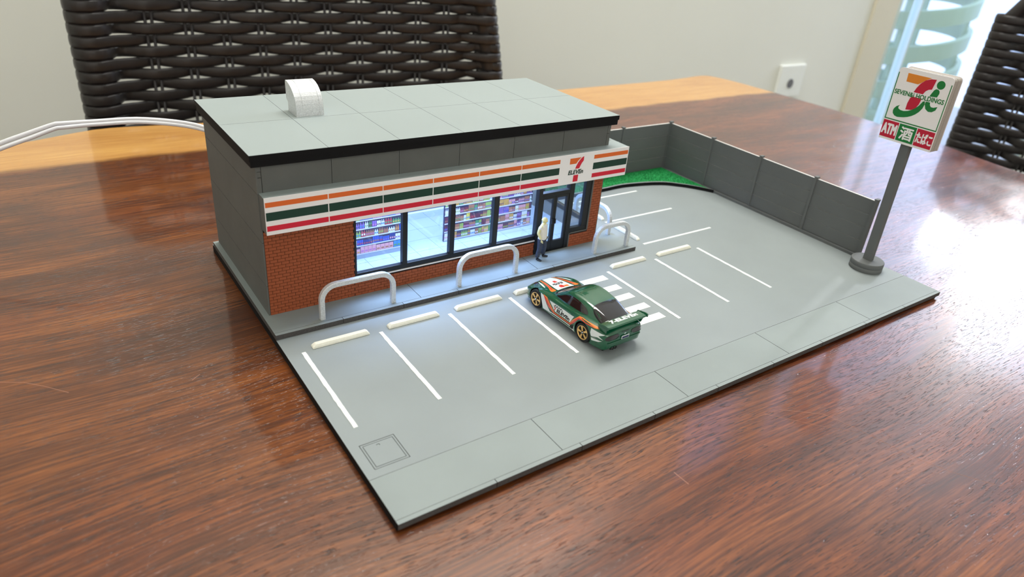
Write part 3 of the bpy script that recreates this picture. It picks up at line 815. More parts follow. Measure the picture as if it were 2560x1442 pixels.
# roof vent
def vent():
    t = thing('roof_vent', 'silver curved hood vent standing on the grey store roof', 'vent', (.0615, .272, .1143))
    x0, x1, yf = .0520, .0712, .2608; z0 = .1143
    prof = [(yf, z0), (yf+.0004, z0+.0055)]
    for i in range(1, 10):
        a = R(90)*i/9; prof.append((yf+.0006+.0195*(1-math.cos(a)), z0+.0055+.0150*math.sin(a)))
    prof += [(yf+.0206, z0+.0188), (yf+.0200, z0+.0080), (yf+.0170, z0+.0064), (yf+.0170, z0)]
    mb = MB(); mb.extr(prof, lambda u, v, w: (x0+w, u, v), x1-x0, 'silver'); mb.build('hood', t)
    for a in (x0+.0046, x1-.0028):
        sk = [(u-.00018 if i < 11 else u, v+(.00018 if 2 < i < 12 else 0)) for i, (u, v) in enumerate(prof)]
        MB().extr(sk[:12]+[(yf+.018, z0+.017), (yf+.004, z0+.008), (yf+.002, z0)], lambda u, v, w, a=a: (a+w, u, v), .00035, 'silver').build('seam', t)
vent()

# ------------------------------------------------------------------ barriers
def barrier(p0, p1, h, label, rad=.010):
    p0, p1 = Vector(p0), Vector(p1); mid = (p0+p1)/2
    t = thing('guard_barrier', label, 'barrier', (mid.x, mid.y, HS), group='silver guard barriers')
    d = (p1-p0).normalized(); L_ = (p1-p0).length; pts = [(0, 0)]
    for i in range(9):
        a = PI-PI/2*i/8; pts.append((rad+rad*math.cos(a), h-rad+rad*math.sin(a)))
    for i in range(9):
        a = PI/2-PI/2*i/8; pts.append((L_-rad+rad*math.cos(a), h-rad+rad*math.sin(a)))
    pts.append((L_, 0))
    path = [(p0.x+d.x*s-mid.x, p0.y+d.y*s-mid.y, z) for s, z in pts]
    w = .00165; b = .0003
    prof = [(-w, -w+b), (-w+b, -w), (w-b, -w), (w, -w+b), (w, w-b), (w-b, w), (-w+b, w), (-w, w-b)]
    side = Vector((d.y, -d.x, 0))
    mb = MB(); k = mb.mi('silver'); rings = []
    for i, p in enumerate(path):
        a, c = Vector(path[max(i-1, 0)]), Vector(path[min(i+1, len(path)-1)]); tn = (c-a).normalized(); n = tn.cross(side).normalized()
        rings.append([mb.bm.verts.new(Vector(p)+side*u+n*v) for u, v in prof])
    for A, B in zip(rings, rings[1:]):
        for j in range(8): mb.bm.faces.new((A[j], A[(j+1) % 8], B[(j+1) % 8], B[j]))
    mb.bm.faces.new(rings[0]); mb.bm.faces.new(rings[-1][::-1])
    mb.build('hoop', t, world=False)
barrier((.0330, .1785), (.0840, .1785), .0238, 'silver hoop barrier in front of the brick wall, nearest the store corner')
barrier((.1372, .1785), (.1880, .1785), .0238, 'silver hoop barrier under the shop windows, middle of the front')
barrier((.2685, .1785), (.3050, .1785), .0225, 'silver hoop barrier at the sidewalk end beside the door')
barrier((.3057, .2030), (.3057, .2500), .0225, 'silver hoop barrier on the side walk, partly hidden by the brick column')

# wheel stops
def wheel_stop(x0, x1, y0, y1, label):
    t = thing('wheel_stop', label, 'wheel stop', ((x0+x1)/2, (y0+y1)/2, 0), group='cream wheel stops')
    mb = MB(); h = .0030; ins = .0009
    b = mb.bm; mb.mi('stop')
    along_x = x1-x0 > y1-y0; e = .0022
    ex, ey = (e, ins) if along_x else (ins, e)
    lo = [(x0, y0, 0), (x1, y0, 0), (x1, y1, 0), (x0, y1, 0)]
    md = [(x0+ex*.15, y0+ey*.15, h*.45), (x1-ex*.15, y0+ey*.15, h*.45), (x1-ex*.15, y1-ey*.15, h*.45), (x0+ex*.15, y1-ey*.15, h*.45)]
    hi = [(x0+ex, y0+ey, h), (x1-ex, y0+ey, h), (x1-ex, y1-ey, h), (x0+ex, y1-ey, h)]
    Rr = [[b.verts.new(p) for p in q] for q in (lo, md, hi)]
    b.faces.new(Rr[0][::-1]); b.faces.new(Rr[2])
    for A, B in zip(Rr, Rr[1:]):
        for i in range(4): b.faces.new((A[i], A[(i+1) % 4], B[(i+1) % 4], B[i]))
    bmesh.ops.bevel(b, geom=[e_ for e_ in b.edges], offset=.0003, segments=1, affect='EDGES')
    mb.build('stop_block', t)
ys0, ys1 = .1522, .1568
for (a, c), lb in zip(((.0166, .0550), (.0685, .1070), (.1203, .1592), (.1712, .2090), (.2684, .3068), (.3216, .3618)),
        ('cream wheel stop in the first bay, nearest the board corner', 'cream wheel stop in the second bay from the store corner', 'cream wheel stop in the bay just left of the green car',
         'cream wheel stop under the nose of the green car', 'cream wheel stop in the bay right of the striped crossing', 'cream wheel stop in the last front bay, nearest the fence side')):
    wheel_stop(a, c, ys0+(.0012 if a > .26 else 0), ys1+(.0012 if a > .26 else 0), lb)
wheel_stop(.3262, .3302, .1860, .2200, 'cream wheel stop beside the sidewalk end, behind the end barrier')
wheel_stop(.3262, .3302, .2345, .2700, 'cream wheel stop farther back along the side bays, behind the column')

# ------------------------------------------------------------------ fence
def fence():
    t = thing('panel_fence', 'dark grey model panel fence round the rear corner of the parking lot', 'fence', (.45, .24, 0))
    ys = [.3235, .2612, .1985, .1352, .0745]; X = .4957
    zs = [.0026, .0150, .0276, .0400, .0537]
    for i in range(4):
        ya, yb = ys[i+1], ys[i]
        for z0, z1 in zip(zs, zs[1:]):
            MB().box(X, X+.0022, ya+.0012, yb-.0012, z0+G/2, z1-G/2, 'fence', top='fencetop').build('fence_board', t)
    MB().box(X-.0028, X+.0026, ys[-1]-.0012, ys[0], .00003, .0024, 'fence').build('plinth', t)
    for y in ys:
        MB().box(X-.0013, X+.0034, y-.0012, y+.0012, 0.0024, .0543, 'fence').build('fence_post', t)
        MB().box(X-.0013, X+.0034, y-.0017, y+.0017, .0543, .0555, 'fence', bev=.0002).build('post_cap', t)
    xs = [X, .4243, .3520, .2950]; Y = .3235
    for i in range(3):
        for z0, z1 in zip(zs, zs[1:]):
            MB().box(xs[i+1]+.0012, xs[i]-.0014, Y-.0005, Y+.0017, z0+G/2, z1-G/2, 'fence', top='fencetop').build('fence_board', t)
    for x in xs[1:]:
        MB().box(x-.0012, x+.0012, Y-.0012, Y+.0020, .00003, .0543, 'fence').build('fence_post', t)
        MB().box(x-.0017, x+.0017, Y-.0017, Y+.0024, .0543, .0555, 'fence', bev=.0002).build('post_cap', t)
    MB().box(.2950, X, Y-.0010, Y+.0018, .00003, .0026, 'fence').build('plinth', t)
fence()

# ------------------------------------------------------------------ pole sign
def pole_sign():
    px, py = .4806, .0574
    t = thing('pole_sign', 'tall grey pole sign with white box face at the far right corner of the lot', 'sign', (px, py, 0))
    MB().lathe([(.0133, 0), (.0136, .0004), (.0136, .0038), (.0133, .0042)], 'fence', 48, c=(px, py, 0)).build('base_disc', t)
    MB().lathe([(.0133, .0042), (.0136, .0046), (.0136, .0080), (.0133, .0084)], 'fence', 48, c=(px, py, 0)).build('base_disc', t)
    tilt = Matrix.Translation((px, py, .0063)) @ Matrix.Rotation(R(-1.4), 4, 'Y') @ Matrix.Rotation(R(-0.7), 4, 'X') @ Matrix.Rotation(R(-2.2), 4, 'Z') @ Matrix.Translation((-px, -py, -.0063))
    made = []
    made.append(MB().box(px-.0026, px+.0026, py-.0036, py+.0036, .0084, .1150, 'fence', bev=.0003).build('pole', t))
    w, h, zb = .0435, .0563, .1122
    def rr(rad, wd, hh):
        pts = []
        for cx, cy, a0 in ((wd/2-rad, hh-rad, 0), (-wd/2+rad, hh-rad, 90)):
            for i in range(5): a = R(a0+90*i/4); pts.append((cx+rad*math.cos(a), cy+rad*math.sin(a)))
        pts += [(-wd/2, 0), (wd/2, 0)]
        return pts
    # box of two half shells, seam between
    fx = px-.0058
    F = lambda x0: (lambda u, v, q: (x0+q, py-u, zb+v))
    M['signedge'] = mat('sign_card_edge', (168, 160, 152), 0.75, noise=0.1, nscale=1500)
    made.append(MB().extr(rr(.0028, w, h), F(fx), .0004, 'white').build('sign_face', t)); face = made[-1]
    made.append(MB().extr(rr(.0028, w-.0008, h-.0006), F(fx+.0004), .0052, 'signedge').build('sign_shell', t))
    made.append(MB().extr(rr(.0028, w-.0020, h-.0016), F(fx+.0056), .0004, 'dark').build('seam_strip', t))
    made.append(MB().extr(rr(.0028, w-.0008, h-.0006), F(fx+.0060), .0052, 'signedge').build('sign_shell', t))
    made.append(MB().extr(rr(.0028, w, h), F(fx+.0112), .0004, 'white').build('sign_face', t))
    def UV(u, v, q): return (fx-q, py+w/2-u*w, zb+v*h)
    def shp(name, pts, m, d=.00012):
        o = MB().extr(pts, UV, d, m).build(name, face, world=True); return o
    def ell(cx, cy, rx, ry, n=20): return [(cx+rx*math.cos(2*PI*i/n), cy+ry*math.sin(2*PI*i/n)) for i in range(n)]
    shp('orange_bar', [(.178, .941), (.186, .828), (.405, .825), (.455, .852), (.52, .897), (.61, .939)], 'sorange')
    shp('red_curve', [(.70, .935), (.685, .86), (.672, .80), (.62, .79), (.575, .762), (.545, .715), (.375, .715), (.403, .777), (.447, .84), (.520, .897), (.61, .928)], 'sred')
    shp('red_stem', [(.328, .467), (.328, .555), (.345, .620), (.368, .655), (.553, .655), (.535, .575), (.500, .515), (.43, .478)], 'sred')
    shp('green_dot', ell(.800, .880, .072, .056), 'sgreen')
    shp('green_letter_top', [(.669, .710), (.690, .755), (.715, .800), (.745, .820), (.785, .818), (.812, .798), (.818, .770), (.800, .719)], 'sgreen')
    shp('green_letter_foot', [(.635, .600), (.640, .635), (.716, .635), (.728, .600), (.755, .580), (.800, .580), (.864, .602), (.850, .553), (.797, .519), (.732, .513), (.672, .540)], 'sgreen')
    shp('green_swoosh', [(.123, .378), (.112, .410), (.118, .440), (.149, .477), (.208, .507), (.190, .480), (.196, .458), (.240, .442), (.304, .439), (.380, .455), (.432, .476), (.500, .520), (.545, .560), (.590, .625), (.622, .635), (.634, .590), (.620, .535), (.581, .480), (.530, .435), (.473, .402), (.410, .376), (.346, .359), (.280, .348), (.221, .341), (.165, .350)], 'sgreen')
    for pts in ([(.0, .285), (.0, .93), (.016, .93), (.016, .297), (.016, .285)], [(.016, .285), (.972, .285), (.972, .299), (.016, .299)], [(.972, .285), (.986, .285), (.986, .91), (.972, .91)]):
        shp('green_border', pts, 'sgreen')
    shp('red_panel', [(.004, .032), (.306, .032), (.306, .268), (.004, .268)], 'sred')
    shp('green_panel', [(.322, .032), (.650, .032), (.650, .268), (.322, .268)], 'sgreen')
    shp('red_panel', [(.666, .032), (.986, .032), (.986, .268), (.666, .268)], 'sred')
    def tx(body, u0, u1, v0, v1, m, bold=.0, z=.00012, spacing=1.0):
        me_ = text_mesh(body, spacing=spacing); q = bmesh.new(); n_ = 6 if bold else 1
        for i in range(n_):
            k = len(q.verts); q.from_mesh(me_); q.verts.ensure_lookup_table()
            du, dv = (bold*math.cos(2*PI*i/n_), bold*1.0*math.sin(2*PI*i/n_)) if bold else (0, 0)
            for v in q.verts[k:]: v.co = Vector(UV(u0+v.co.x*(u1-u0)+du, v0+v.co.y*(v1-v0)+dv*.77, z+.00008+i*.000004))
        mb = MB(); mb.bm.free(); mb.bm = q; mb.mi(m); mb.build('lettering', face, recalc=False)
    tx('SEVEN&i HOLDINGS', .035, .945, .645, .705, 'sgreen', .0025)
    tx('ATM', .022, .288, .085, .225, 'white', .010)
    tx('酒', .372, .605, .065, .235, 'white', .007)
    tx('たばこ', .682, .972, .080, .222, 'white', .007)
    for o in made:
        L0 = Matrix.Translation(wloc(t)); o.data.transform(L0.inverted() @ tilt @ L0)
    for o in face.children:
        L0 = Matrix.Translation(wloc(t)); o.data.transform(L0.inverted() @ tilt @ L0)
pole_sign()

# ------------------------------------------------------------------ cable
def cable():
    t = thing('power_cable', 'white twin power cable running from behind the store to the left', 'cable', (-.25, .45, TZ))
    key = [(.055, .322, .055), (.040, .350, .063), (.0189, .395, .0712), (-.02, .415, .0755), (-.055, .42, .0755), (-.078, .42, .0755), (-.084, .42, .0750), (-.100, .42, .0700), (-.1204, .42, .0636), (-.16, .425, .048), (-.21, .44, .018), (-.25, .45, .002), (-.29, .46, TZ+.0024), (-.40, .48, TZ+.0018), (-.60, .45, TZ+.0018), (-.85, .35, TZ+.0018)]
    for s in (-1, 1):
        pts = []
        for i in range(len(key)-1):
            p0, p1, p2, p3 = (Vector(key[min(max(i+j-1, 0), len(key)-1)]) for j in range(4))
            for k in range(6):
                q = k/6; pts.append(.5*((2*p1)+(-p0+p2)*q+(2*p0-5*p1+4*p2-p3)*q*q+(-p0+3*p1-3*p2+p3)*q**3))
        spread = [0.0011+.0006*max(0, min(1, (-.06-p.x)/.04)) for p in pts]
        off = [(p.x, p.y+s*sp*.6, p.z+(s*sp if p.z > .004 else 0)) for p, sp in zip(pts, spread)]
        c8 = [(.0016*math.cos(a), .0016*math.sin(a)) for a in [2*PI*i/10 for i in range(10)]]
        MB().tube(off, c8, 'cable').build('wire', t)
cable()
# ------------------------------------------------------------------ the green car
def catmull(P, t):
    n = len(P)-1; i = min(int(t), n-1); s = t-i
    p0, p1, p2, p3 = (Vector(P[min(max(i+j-1, 0), n)]) for j in range(4))
    return .5*((2*p1)+(-p0+p2)*s+(2*p0-5*p1+4*p2-p3)*s*s+(-p0+3*p1-3*p2+p3)*s**3)
def car():
    t = thing('sports_car', 'glossy green model sports car with white, orange and red stripes and rear wing', 'car', (.1943, .0606, .0002), R(1.9))
    K = .001
    # y, z0, ws, wm, zm, wsh, zsh, wg, zg, wr, zr, zc   (millimetres; y=0 tail)
    ST = [(0.0, 6.2, 12.2, 13.4, 9.0, 12.6, 13.4, 10.0, 14.8, 6.0, 15.4, 15.6),
          (0.8, 4.2, 14.6, 15.6, 9.2, 14.8, 14.6, 11.4, 16.2, 6.6, 17.0, 17.3),
          (3.0, 3.2, 16.2, 17.0, 9.6, 16.2, 15.4, 12.4, 17.2, 8.0, 18.2, 18.5),
          (7.0, 2.8, 17.0, 17.9, 10.0, 17.0, 15.8, 12.8, 17.8, 9.6, 19.4, 19.9),
          (12., 2.6, 17.5, 18.3, 10.5, 17.4, 16.2, 13.2, 18.4, 10.6, 21.2, 21.8),
          (20., 2.4, 17.5, 18.4, 10.5, 17.4, 16.4, 14.0, 18.6, 11.4, 23.6, 24.3),
          (28., 2.4, 17.1, 18.0, 10.0, 16.9, 16.0, 14.6, 18.2, 11.9, 25.0, 25.7),
          (36., 2.4, 16.9, 17.5, 9.5, 16.7, 15.6, 14.9, 17.6, 12.1, 25.5, 26.3),
          (43., 2.4, 16.9, 17.5, 9.5, 16.7, 15.4, 14.9, 17.2, 12.1, 25.0, 25.8),
          (49., 2.4, 17.0, 17.6, 9.5, 16.8, 15.3, 14.8, 16.9, 12.4, 22.6, 23.4),
          (54., 2.4, 17.2, 17.8, 9.6, 17.0, 15.2, 14.6, 16.8, 12.8, 19.6, 20.3),
          (58.5, 2.5, 17.4, 18.0, 10.0, 17.2, 15.2, 14.2, 16.5, 11.6, 17.3, 17.7),
          (64., 2.6, 17.6, 18.3, 10.4, 17.2, 15.2, 13.6, 16.1, 9.2, 16.4, 16.4),
          (72., 2.8, 17.6, 18.3, 10.4, 17.0, 14.9, 13.0, 15.5, 8.4, 15.6, 15.7),
          (79., 3.0, 16.9, 17.4, 9.4, 16.0, 13.2, 12.2, 14.1, 7.6, 14.5, 14.7),
          (84., 3.2, 15.8, 16.2, 8.2, 14.6, 11.4, 11.0, 12.4, 6.8, 12.9, 13.2),
          (87., 3.6, 13.6, 14.2, 7.2, 12.8, 9.6, 9.4, 10.4, 5.8, 10.9, 11.2),
          (88.2, 4.8, 11.0, 11.6, 6.6, 10.6, 8.0, 7.8, 8.6, 4.8, 8.9, 9.1)]
    NS, NC = 72, 40
    b = bmesh.new(); rings = []
    for i in range(NS+1):
        tt = i/NS*(len(ST)-1); i0 = min(int(tt), len(ST)-2); s = tt-i0
        def g(k):
            p = [ST[min(max(i0+j-1, 0), len(ST)-1)][k] for j in range(4)]
            return .5*((2*p[1])+(-p[0]+p[2])*s+(2*p[0]-5*p[1]+4*p[2]-p[3])*s*s+(-p[0]+3*p[1]-3*p[2]+p[3])*s**3)
        y, z0, ws, wm, zm, wsh, zsh, wg, zg, wr, zr, zc = [g(k) for k in range(12)]
        half = [(0, z0), (ws*.55, z0), (ws*.94, z0+.05), (ws+.2, z0+1.2), (wm, zm), (wm-.15, (zm+zsh)/2+.6), (wsh, zsh), (wg, zg), (wr, zr), (wr*.55, zc-.12*(zc-zr)), (0, zc)]
        ring = []
        for j in range(NC+1):
            q = catmull([(a, c, 0) for a, c in half], j/NC*(len(half)-1)); ring.append((max(q.x, 0), q.y))
        ring[0] = (0, z0); ring[-1] = (0, zc)
        full = [(x, z) for x, z in ring]+[(-x, z) for x, z in ring[-2:0:-1]]
        rings.append([b.verts.new((x*K, y*K, z*K)) for x, z in full])
    n = len(rings[0])
    for A, B in zip(rings, rings[1:]):
        for j in range(n): b.faces.new((A[j], B[j], B[(j+1) % n], A[(j+1) % n])).smooth = True
    b.faces.new(rings[0]); b.faces.new(rings[-1][::-1])
    bmesh.ops.recalc_face_normals(b, faces=b.faces[:])
    me = bpy.data.meshes.new('body'); b.to_mesh(me)
    body = bpy.data.objects.new('body', me); COL.objects.link(body)
    # wheel arches cut out
    cm = MB()
    for y in (21.3, 72.2):
        for sx in (-1, 1):
            cm.lathe([(7.9*K, sx*11*K), (7.9*K, sx*24*K)], 'carblk', 40, 'X', (0, y*K, 7.1*K), smooth=False)
    bmesh.ops.recalc_face_normals(cm.bm, faces=cm.bm.faces[:])
    cut = cm.build('cutter')
    for m in ('carg', 'carblk'): me.materials.append(M[m])
    md = body.modifiers.new('b', 'BOOLEAN'); md.operation = 'DIFFERENCE'; md.object = cut; md.solver = 'EXACT'
    try: md.material_mode = 'TRANSFER'
    except Exception: pass
    bpy.context.view_layer.update()
    me2 = bpy.data.meshes.new_from_object(body.evaluated_get(bpy.context.evaluated_depsgraph_get()))
    body.modifiers.clear(); body.data = me2
    bpy.data.objects.remove(cut)
    body.parent = t
    bvh_b = bmesh.new(); bvh_b.from_mesh(me); bvh = BVHTree.FromBMesh(bvh_b); bvh_b.free(); b.free()
    AX = {'left': (Vector((1, 0, 0)), lambda u, v: Vector((-.05, u*K, v*K))), 'right': (Vector((-1, 0, 0)), lambda u, v: Vector((.05, u*K, v*K))),
          'top': (Vector((0, 0, -1)), lambda u, v: Vector((u*K, v*K, .06))), 'rear': (Vector((0, 1, 0)), lambda u, v: Vector((u*K, -.03, v*K))),
          'front': (Vector((0, -1, 0)), lambda u, v: Vector((u*K, .12, v*K)))}
    def decal(name, src, side, m, off=.00006, thick=.00005, step=1.2, parent=None, clip=None):
        """print or pane laid on the body surface: src = outline list or flat mesh in side millimetres"""
        q = bmesh.new()
        if isinstance(src, list):
            q.faces.new([q.verts.new((u, v, 0)) for u, v in src])
        else:
            q.from_mesh(src); bmesh.ops.remove_doubles(q, verts=q.verts[:], dist=1e-4)
        for ax in (0, 1):
            cs = [v.co[ax] for v in q.verts]; a, e = min(cs), max(cs); k = math.floor(a/step)+1
            while k*step < e:
                no = Vector((1, 0, 0)) if ax == 0 else Vector((0, 1, 0))
                bmesh.ops.bisect_plane(q, geom=q.verts[:]+q.edges[:]+q.faces[:], plane_co=no*(k*step), plane_no=no, dist=1e-6); k += 1
        bmesh.ops.triangulate(q, faces=q.faces[:])
        d, f = AX[side]; dead = []
        for v in q.verts:
            o = f(v.co.x, v.co.y); loc, nor, idx, dist = bvh.ray_cast(o, d)
            if loc is None: dead.append(v); continue
            v.co = loc-d*0+(nor if nor.dot(d) < 0 else -nor)*off
        if dead: bmesh.ops.delete(q, geom=dead, context='VERTS')
        if thick:
            bmesh.ops.recalc_face_normals(q, faces=q.faces[:])
            avg = sum((fa.normal.dot(d) for fa in q.faces), 0)
            if avg > 0: bmesh.ops.reverse_faces(q, faces=q.faces[:])
            r = bmesh.ops.extrude_face_region(q, geom=q.faces[:])
            for g_ in r['geom']:
                if isinstance(g_, bmesh.types.BMVert): g_.co -= d*thick
        mb = MB(); mb.bm.free(); mb.bm = q; mb.mi(m)
        o = mb.build(name, parent or t, world=False, smooth=isinstance(src, list))
        if isinstance(src, list): o.data.set_sharp_from_angle(angle=R(35))
        return o
    def tm(body_, u0, u1, v0, v1, flip=False, shear=0, bold=.03, rot=None, curve=None):
        me_ = text_mesh(body_, shear=shear, bold=bold)
        for v in me_.vertices:
            a, c = v.co.x, v.co.y
            v.co.x = (u0+a*(u1-u0)); v.co.y = v0+c*(v1-v0)
            if curve: v.co.x, v.co.y = curve(a, c)
        return me_
    def smooth_poly(P, k=5):
        out = []; n_ = len(P)
        for i in range(n_):
            p0, p1, p2, p3 = (Vector(P[(i+j-1) % n_]) for j in range(4))
            for s_ in range(k):
                q = s_/k; w = .5*((2*p1)+(-p0+p2)*q+(2*p0-5*p1+4*p2-p3)*q*q+(-p0+3*p1-3*p2+p3)*q**3); out.append((w.x, w.y))
        return out
    # glazing
    for sd in ('left', 'right'):
        decal('side_window', smooth_poly([(54.0, 17.6), (51.0, 19.6), (46, 22.4), (40, 24.0), (33, 24.0), (27, 22.8), (23.2, 20.4), (23.5, 18.7), (30, 18.2), (42, 17.8)]), sd, 'carwin', step=1.5)
    decal('windshield', smooth_poly([(-12.4, 58.2), (0, 59.8), (12.4, 58.2), (11.6, 52), (10.4, 47.4), (0, 48.6), (-10.4, 47.4), (-11.6, 52)]), 'top', 'carwin', step=1.5)
    RW = ([(-11.0, 7.6), (0, 6.8), (11.0, 7.6), (12.3, 9.5), (12.2, 15), (11.6, 19.6), (9.2, 22.2), (0, 23.2), (-9.2, 22.2), (-11.6, 19.6), (-12.2, 15), (-12.3, 9.5)])
    decal('window_gasket', [(u*1.045, 16+(v-16)*1.04) for u, v in smooth_poly(RW)], 'top', 'carblk', step=1.5)
    decal('rear_window', smooth_poly(RW), 'top', 'carwin', off=.00014, step=1.5)
    for s_ in (-1, 1):   # rounded window gasket, thin dark line
        pass
    # hood livery
    decal('hood_panel', [(-7.6, 61.2), (-3.0, 61.8), (3, 61.8), (7.6, 61.2), (6.6, 70), (5.2, 78), (3.8, 84), (-3.8, 84), (-5.2, 78), (-6.6, 70)], 'top', 'carwhite')
    for s_ in (-1, 1):
        f = lambda P: [(s_*u, v) for u, v in P]
        decal('orange_stripe', smooth_poly(f([(9.0, 61.6), (12.3, 61.8), (12.4, 64.0), (10.2, 69), (8.6, 75), (6.8, 82), (5.0, 84), (6.2, 79), (7.4, 72), (8.6, 66)])), 'top', 'carorange')
        decal('red_stripe', smooth_poly(f([(9.4, 65.2), (10.8, 65.0), (9.4, 70), (8.1, 76), (6.6, 81), (7.6, 74)])), 'top', 'carred', off=.00013)
        decal('white_stripe', smooth_poly(f([(11.8, 70.5), (12.5, 71), (11.2, 76), (8.6, 82), (9.8, 76)])), 'top', 'carwhite')
    # emblem on the hood: reads from the nose
    decal('emblem_bar', [(-1.0, 66.2), (-4.6, 64.6), (-4.6, 67.0), (-1.4, 68.2)][::-1] and [(1.2, 63.6), (5.0, 63.2), (4.8, 65.6), (1.8, 66.0)], 'top', 'carorange', off=.00013)
    decal('emblem_curve', [(-2.4, 64.0), (.6, 63.2), (1.4, 65.6), (.8, 67.4), (-1.0, 67.6), (-2.4, 66.4)], 'top', 'carred', off=.00013)
    decal('emblem_stem', [(-1.4, 72.6), (1.6, 72.4), (1.2, 75.6), (-1.0, 75.8)], 'top', 'carred', off=.00013)
    decal('lettering', tm('ELEVEn', 4.4, -4.6, 71.6, 68.9, shear=.2, bold=.04), 'top', 'carblk', off=.00013, step=2)
    for k in range(15):
        x = -7.4+k*1.06; yy = 60.9-.012*x*x
        decal('cowl_slot', [(x-.22, yy-.7), (x+.22, yy-.7), (x+.22, yy+.25), (x-.22, yy+.25)], 'top', 'carblk')
    # side livery
    for sd in ('left', 'right'):
        decal('side_panel_print', [(57.4, 13.4), (50.6, 7.7), (34.6, 7.7), (31.4, 13.9), (33.5, 13.5)], sd, 'carwhite')
        decal('arch_print', [(67.0, 14.6), (63.4, 14.0), (58.4, 7.6), (54.6, 4.2), (63.2, 4.0), (64.6, 8.5)], sd, 'carwhite')
        decal('orange_stripe', [(64.6, 14.7), (60.4, 14.5), (55.6, 10.6), (52.0, 7.7), (51.2, 6.9), (35.2, 6.9), (31.6, 11.8), (27.2, 16.4), (24, 16.8), (14, 17.0), (4, 17.0), (12, 15.9), (18, 15.6), (24.2, 15.6), (26.6, 15.0), (31.2, 9.2), (34.4, 6.1), (51.8, 6.1), (57.0, 8.6), (62.4, 13.2)][::-1], sd, 'carorange')
        decal('red_stripe', [(63.8, 14.2), (61.6, 13.9), (54.4, 7.9), (52.0, 6.6), (34.8, 6.5), (31.4, 10.8), (27.0, 15.6), (18, 16.0), (10, 16.2), (18, 15.5), (24.0, 15.3), (26.6, 14.6), (31.0, 9.0), (34.2, 5.9), (52.2, 5.9), (57.4, 8.2)][::-1], sd, 'carred', off=.00013)
        decal('sill_print', [(62.2, 3.6), (32.0, 3.6), (30.2, 7.2), (30.2, 4.0), (29.6, 2.6), (62.4, 2.6)][::-1], sd, 'carwhite')
        decal('sill_line', [(62.2, 5.3), (31.6, 5.3), (31.6, 4.6), (62.2, 4.6)][::-1], sd, 'carwhite')
        decal('rear_print', [(13.6, 15.0), (2.2, 15.0), (6.5, 12.6), (2.6, 11.2), (7.0, 11.4), (12.6, 9.6), (13.6, 11.6)][::-1], sd, 'carwhite')
        decal('rear_print', [(12.4, 8.6), (3.2, 10.0), (6.0, 8.4), (12.0, 6.6)][::-1], sd, 'carwhite')
        for k in range(9):
            for r_ in range(2):
                if (k+r_) % 2 == 0:
                    u0 = 52.2-k*1.0
                    decal('checker', [(u0, 11.4-k*.0+r_*.75), (u0-1.0, 11.4+r_*.75), (u0-1.0, 12.15+r_*.75), (u0, 12.15+r_*.75)], sd, 'carblk', off=.00013, thick=.00004)
        a, c = (49.2, 35.4) if sd == 'left' else (35.4, 49.2)
        decal('lettering', tm('ELEVEn', a, c, 8.2, 10.9, shear=.15, bold=.05), sd, 'carblk', off=.00013, step=2)
        a, c = (52.0, 49.8) if sd == 'left' else (49.8, 52.0)
        decal('lettering', tm('7', a, c, 8.2, 11.1, bold=.05), sd, 'carred', off=.00013, step=2)
        decal('door_handle', [(37.6, 13.9), (34.4, 13.9), (34.4, 14.6), (37.6, 14.6)][::-1], sd, 'carg', off=.0002, thick=.00018)
        # panel gaps
        decal('door_seam', [(33.0, 17.6), (32.6, 13.8), (32.9, 13.8), (33.3, 17.6)], sd, 'carblk', off=.00002, thick=.00002)
        decal('intake', smooth_poly([(34.5, 5.2), (31.2, 7.0), (30.6, 5.0), (32.0, 4.0)]), sd, 'carblk', off=.00014)
    # wheels
    def wheel(y, sx, i):
        cx = sx*17.9*K; z = 7.0*K
        wdt = 4.6*K
        tyre = MB().lathe([(4.3*K, -sx*.72*K), (4.6*K, -sx*.70*K), (4.95*K, -sx*.02*K), (6.4*K, sx*.05*K), (6.9*K, -sx*.45*K), (7.0*K, -sx*1.1*K), (7.0*K, -sx*(4.6-1.0)*K), (6.7*K, -sx*4.4*K), (4.8*K, -sx*4.6*K)], 'tyre', 40, 'X', (cx, y*K, z)).build('wheel', t, world=False)
        rim = MB()
        rim.lathe([(4.95*K, sx*.12*K), (4.95*K, -sx*.3*K)], 'gold', 36, 'X', (cx, y*K, z))
        rb = MB()
        # ring lip
        k = rb.mi('gold'); pr = [(5.05, -.2), (5.05, .22), (4.75, .22), (4.45, -.1), (4.45, -.6)]
        R_ = []
        for r, h in pr: R_.append([rb.bm.verts.new((cx+sx*h*K, y*K+r*K*math.cos(a), z+r*K*math.sin(a))) for a in [2*PI*j/40 for j in range(40)]])
        for A, B in zip(R_, R_[1:]):
            for j in range(40): rb.bm.faces.new((A[j], A[(j+1) % 40], B[(j+1) % 40], B[j])).smooth = True
        rim.bm.free()
        o = rb.build('rim', tyre, world=False)
        for s_ in range(5):
            a0 = 2*PI*s_/5+.3*i
            pts = [(.9, -.62), (4.6, -.30), (4.75, 0), (4.6, .30), (.9, .62)]
            P = []
            for r, off_ in pts:
                a = a0+(off_ if r > 3 else off_/1.0); P.append((r*math.cos(a), r*math.sin(a)))
            P = [(1.0*math.cos(a0-.62), 1.0*math.sin(a0-.62)), (2.2*math.cos(a0-.26), 2.2*math.sin(a0-.26)), (4.55*math.cos(a0-.20), 4.55*math.sin(a0-.20)), (4.55*math.cos(a0+.20), 4.55*math.sin(a0+.20)), (2.2*math.cos(a0+.26), 2.2*math.sin(a0+.26)), (1.0*math.cos(a0+.62), 1.0*math.sin(a0+.62))]
            MB().extr(P, lambda u, v, w: (cx+sx*(-.45*K+w), y*K+u*K, z+v*K), .38*K, 'gold').build('spoke', tyre, world=False)
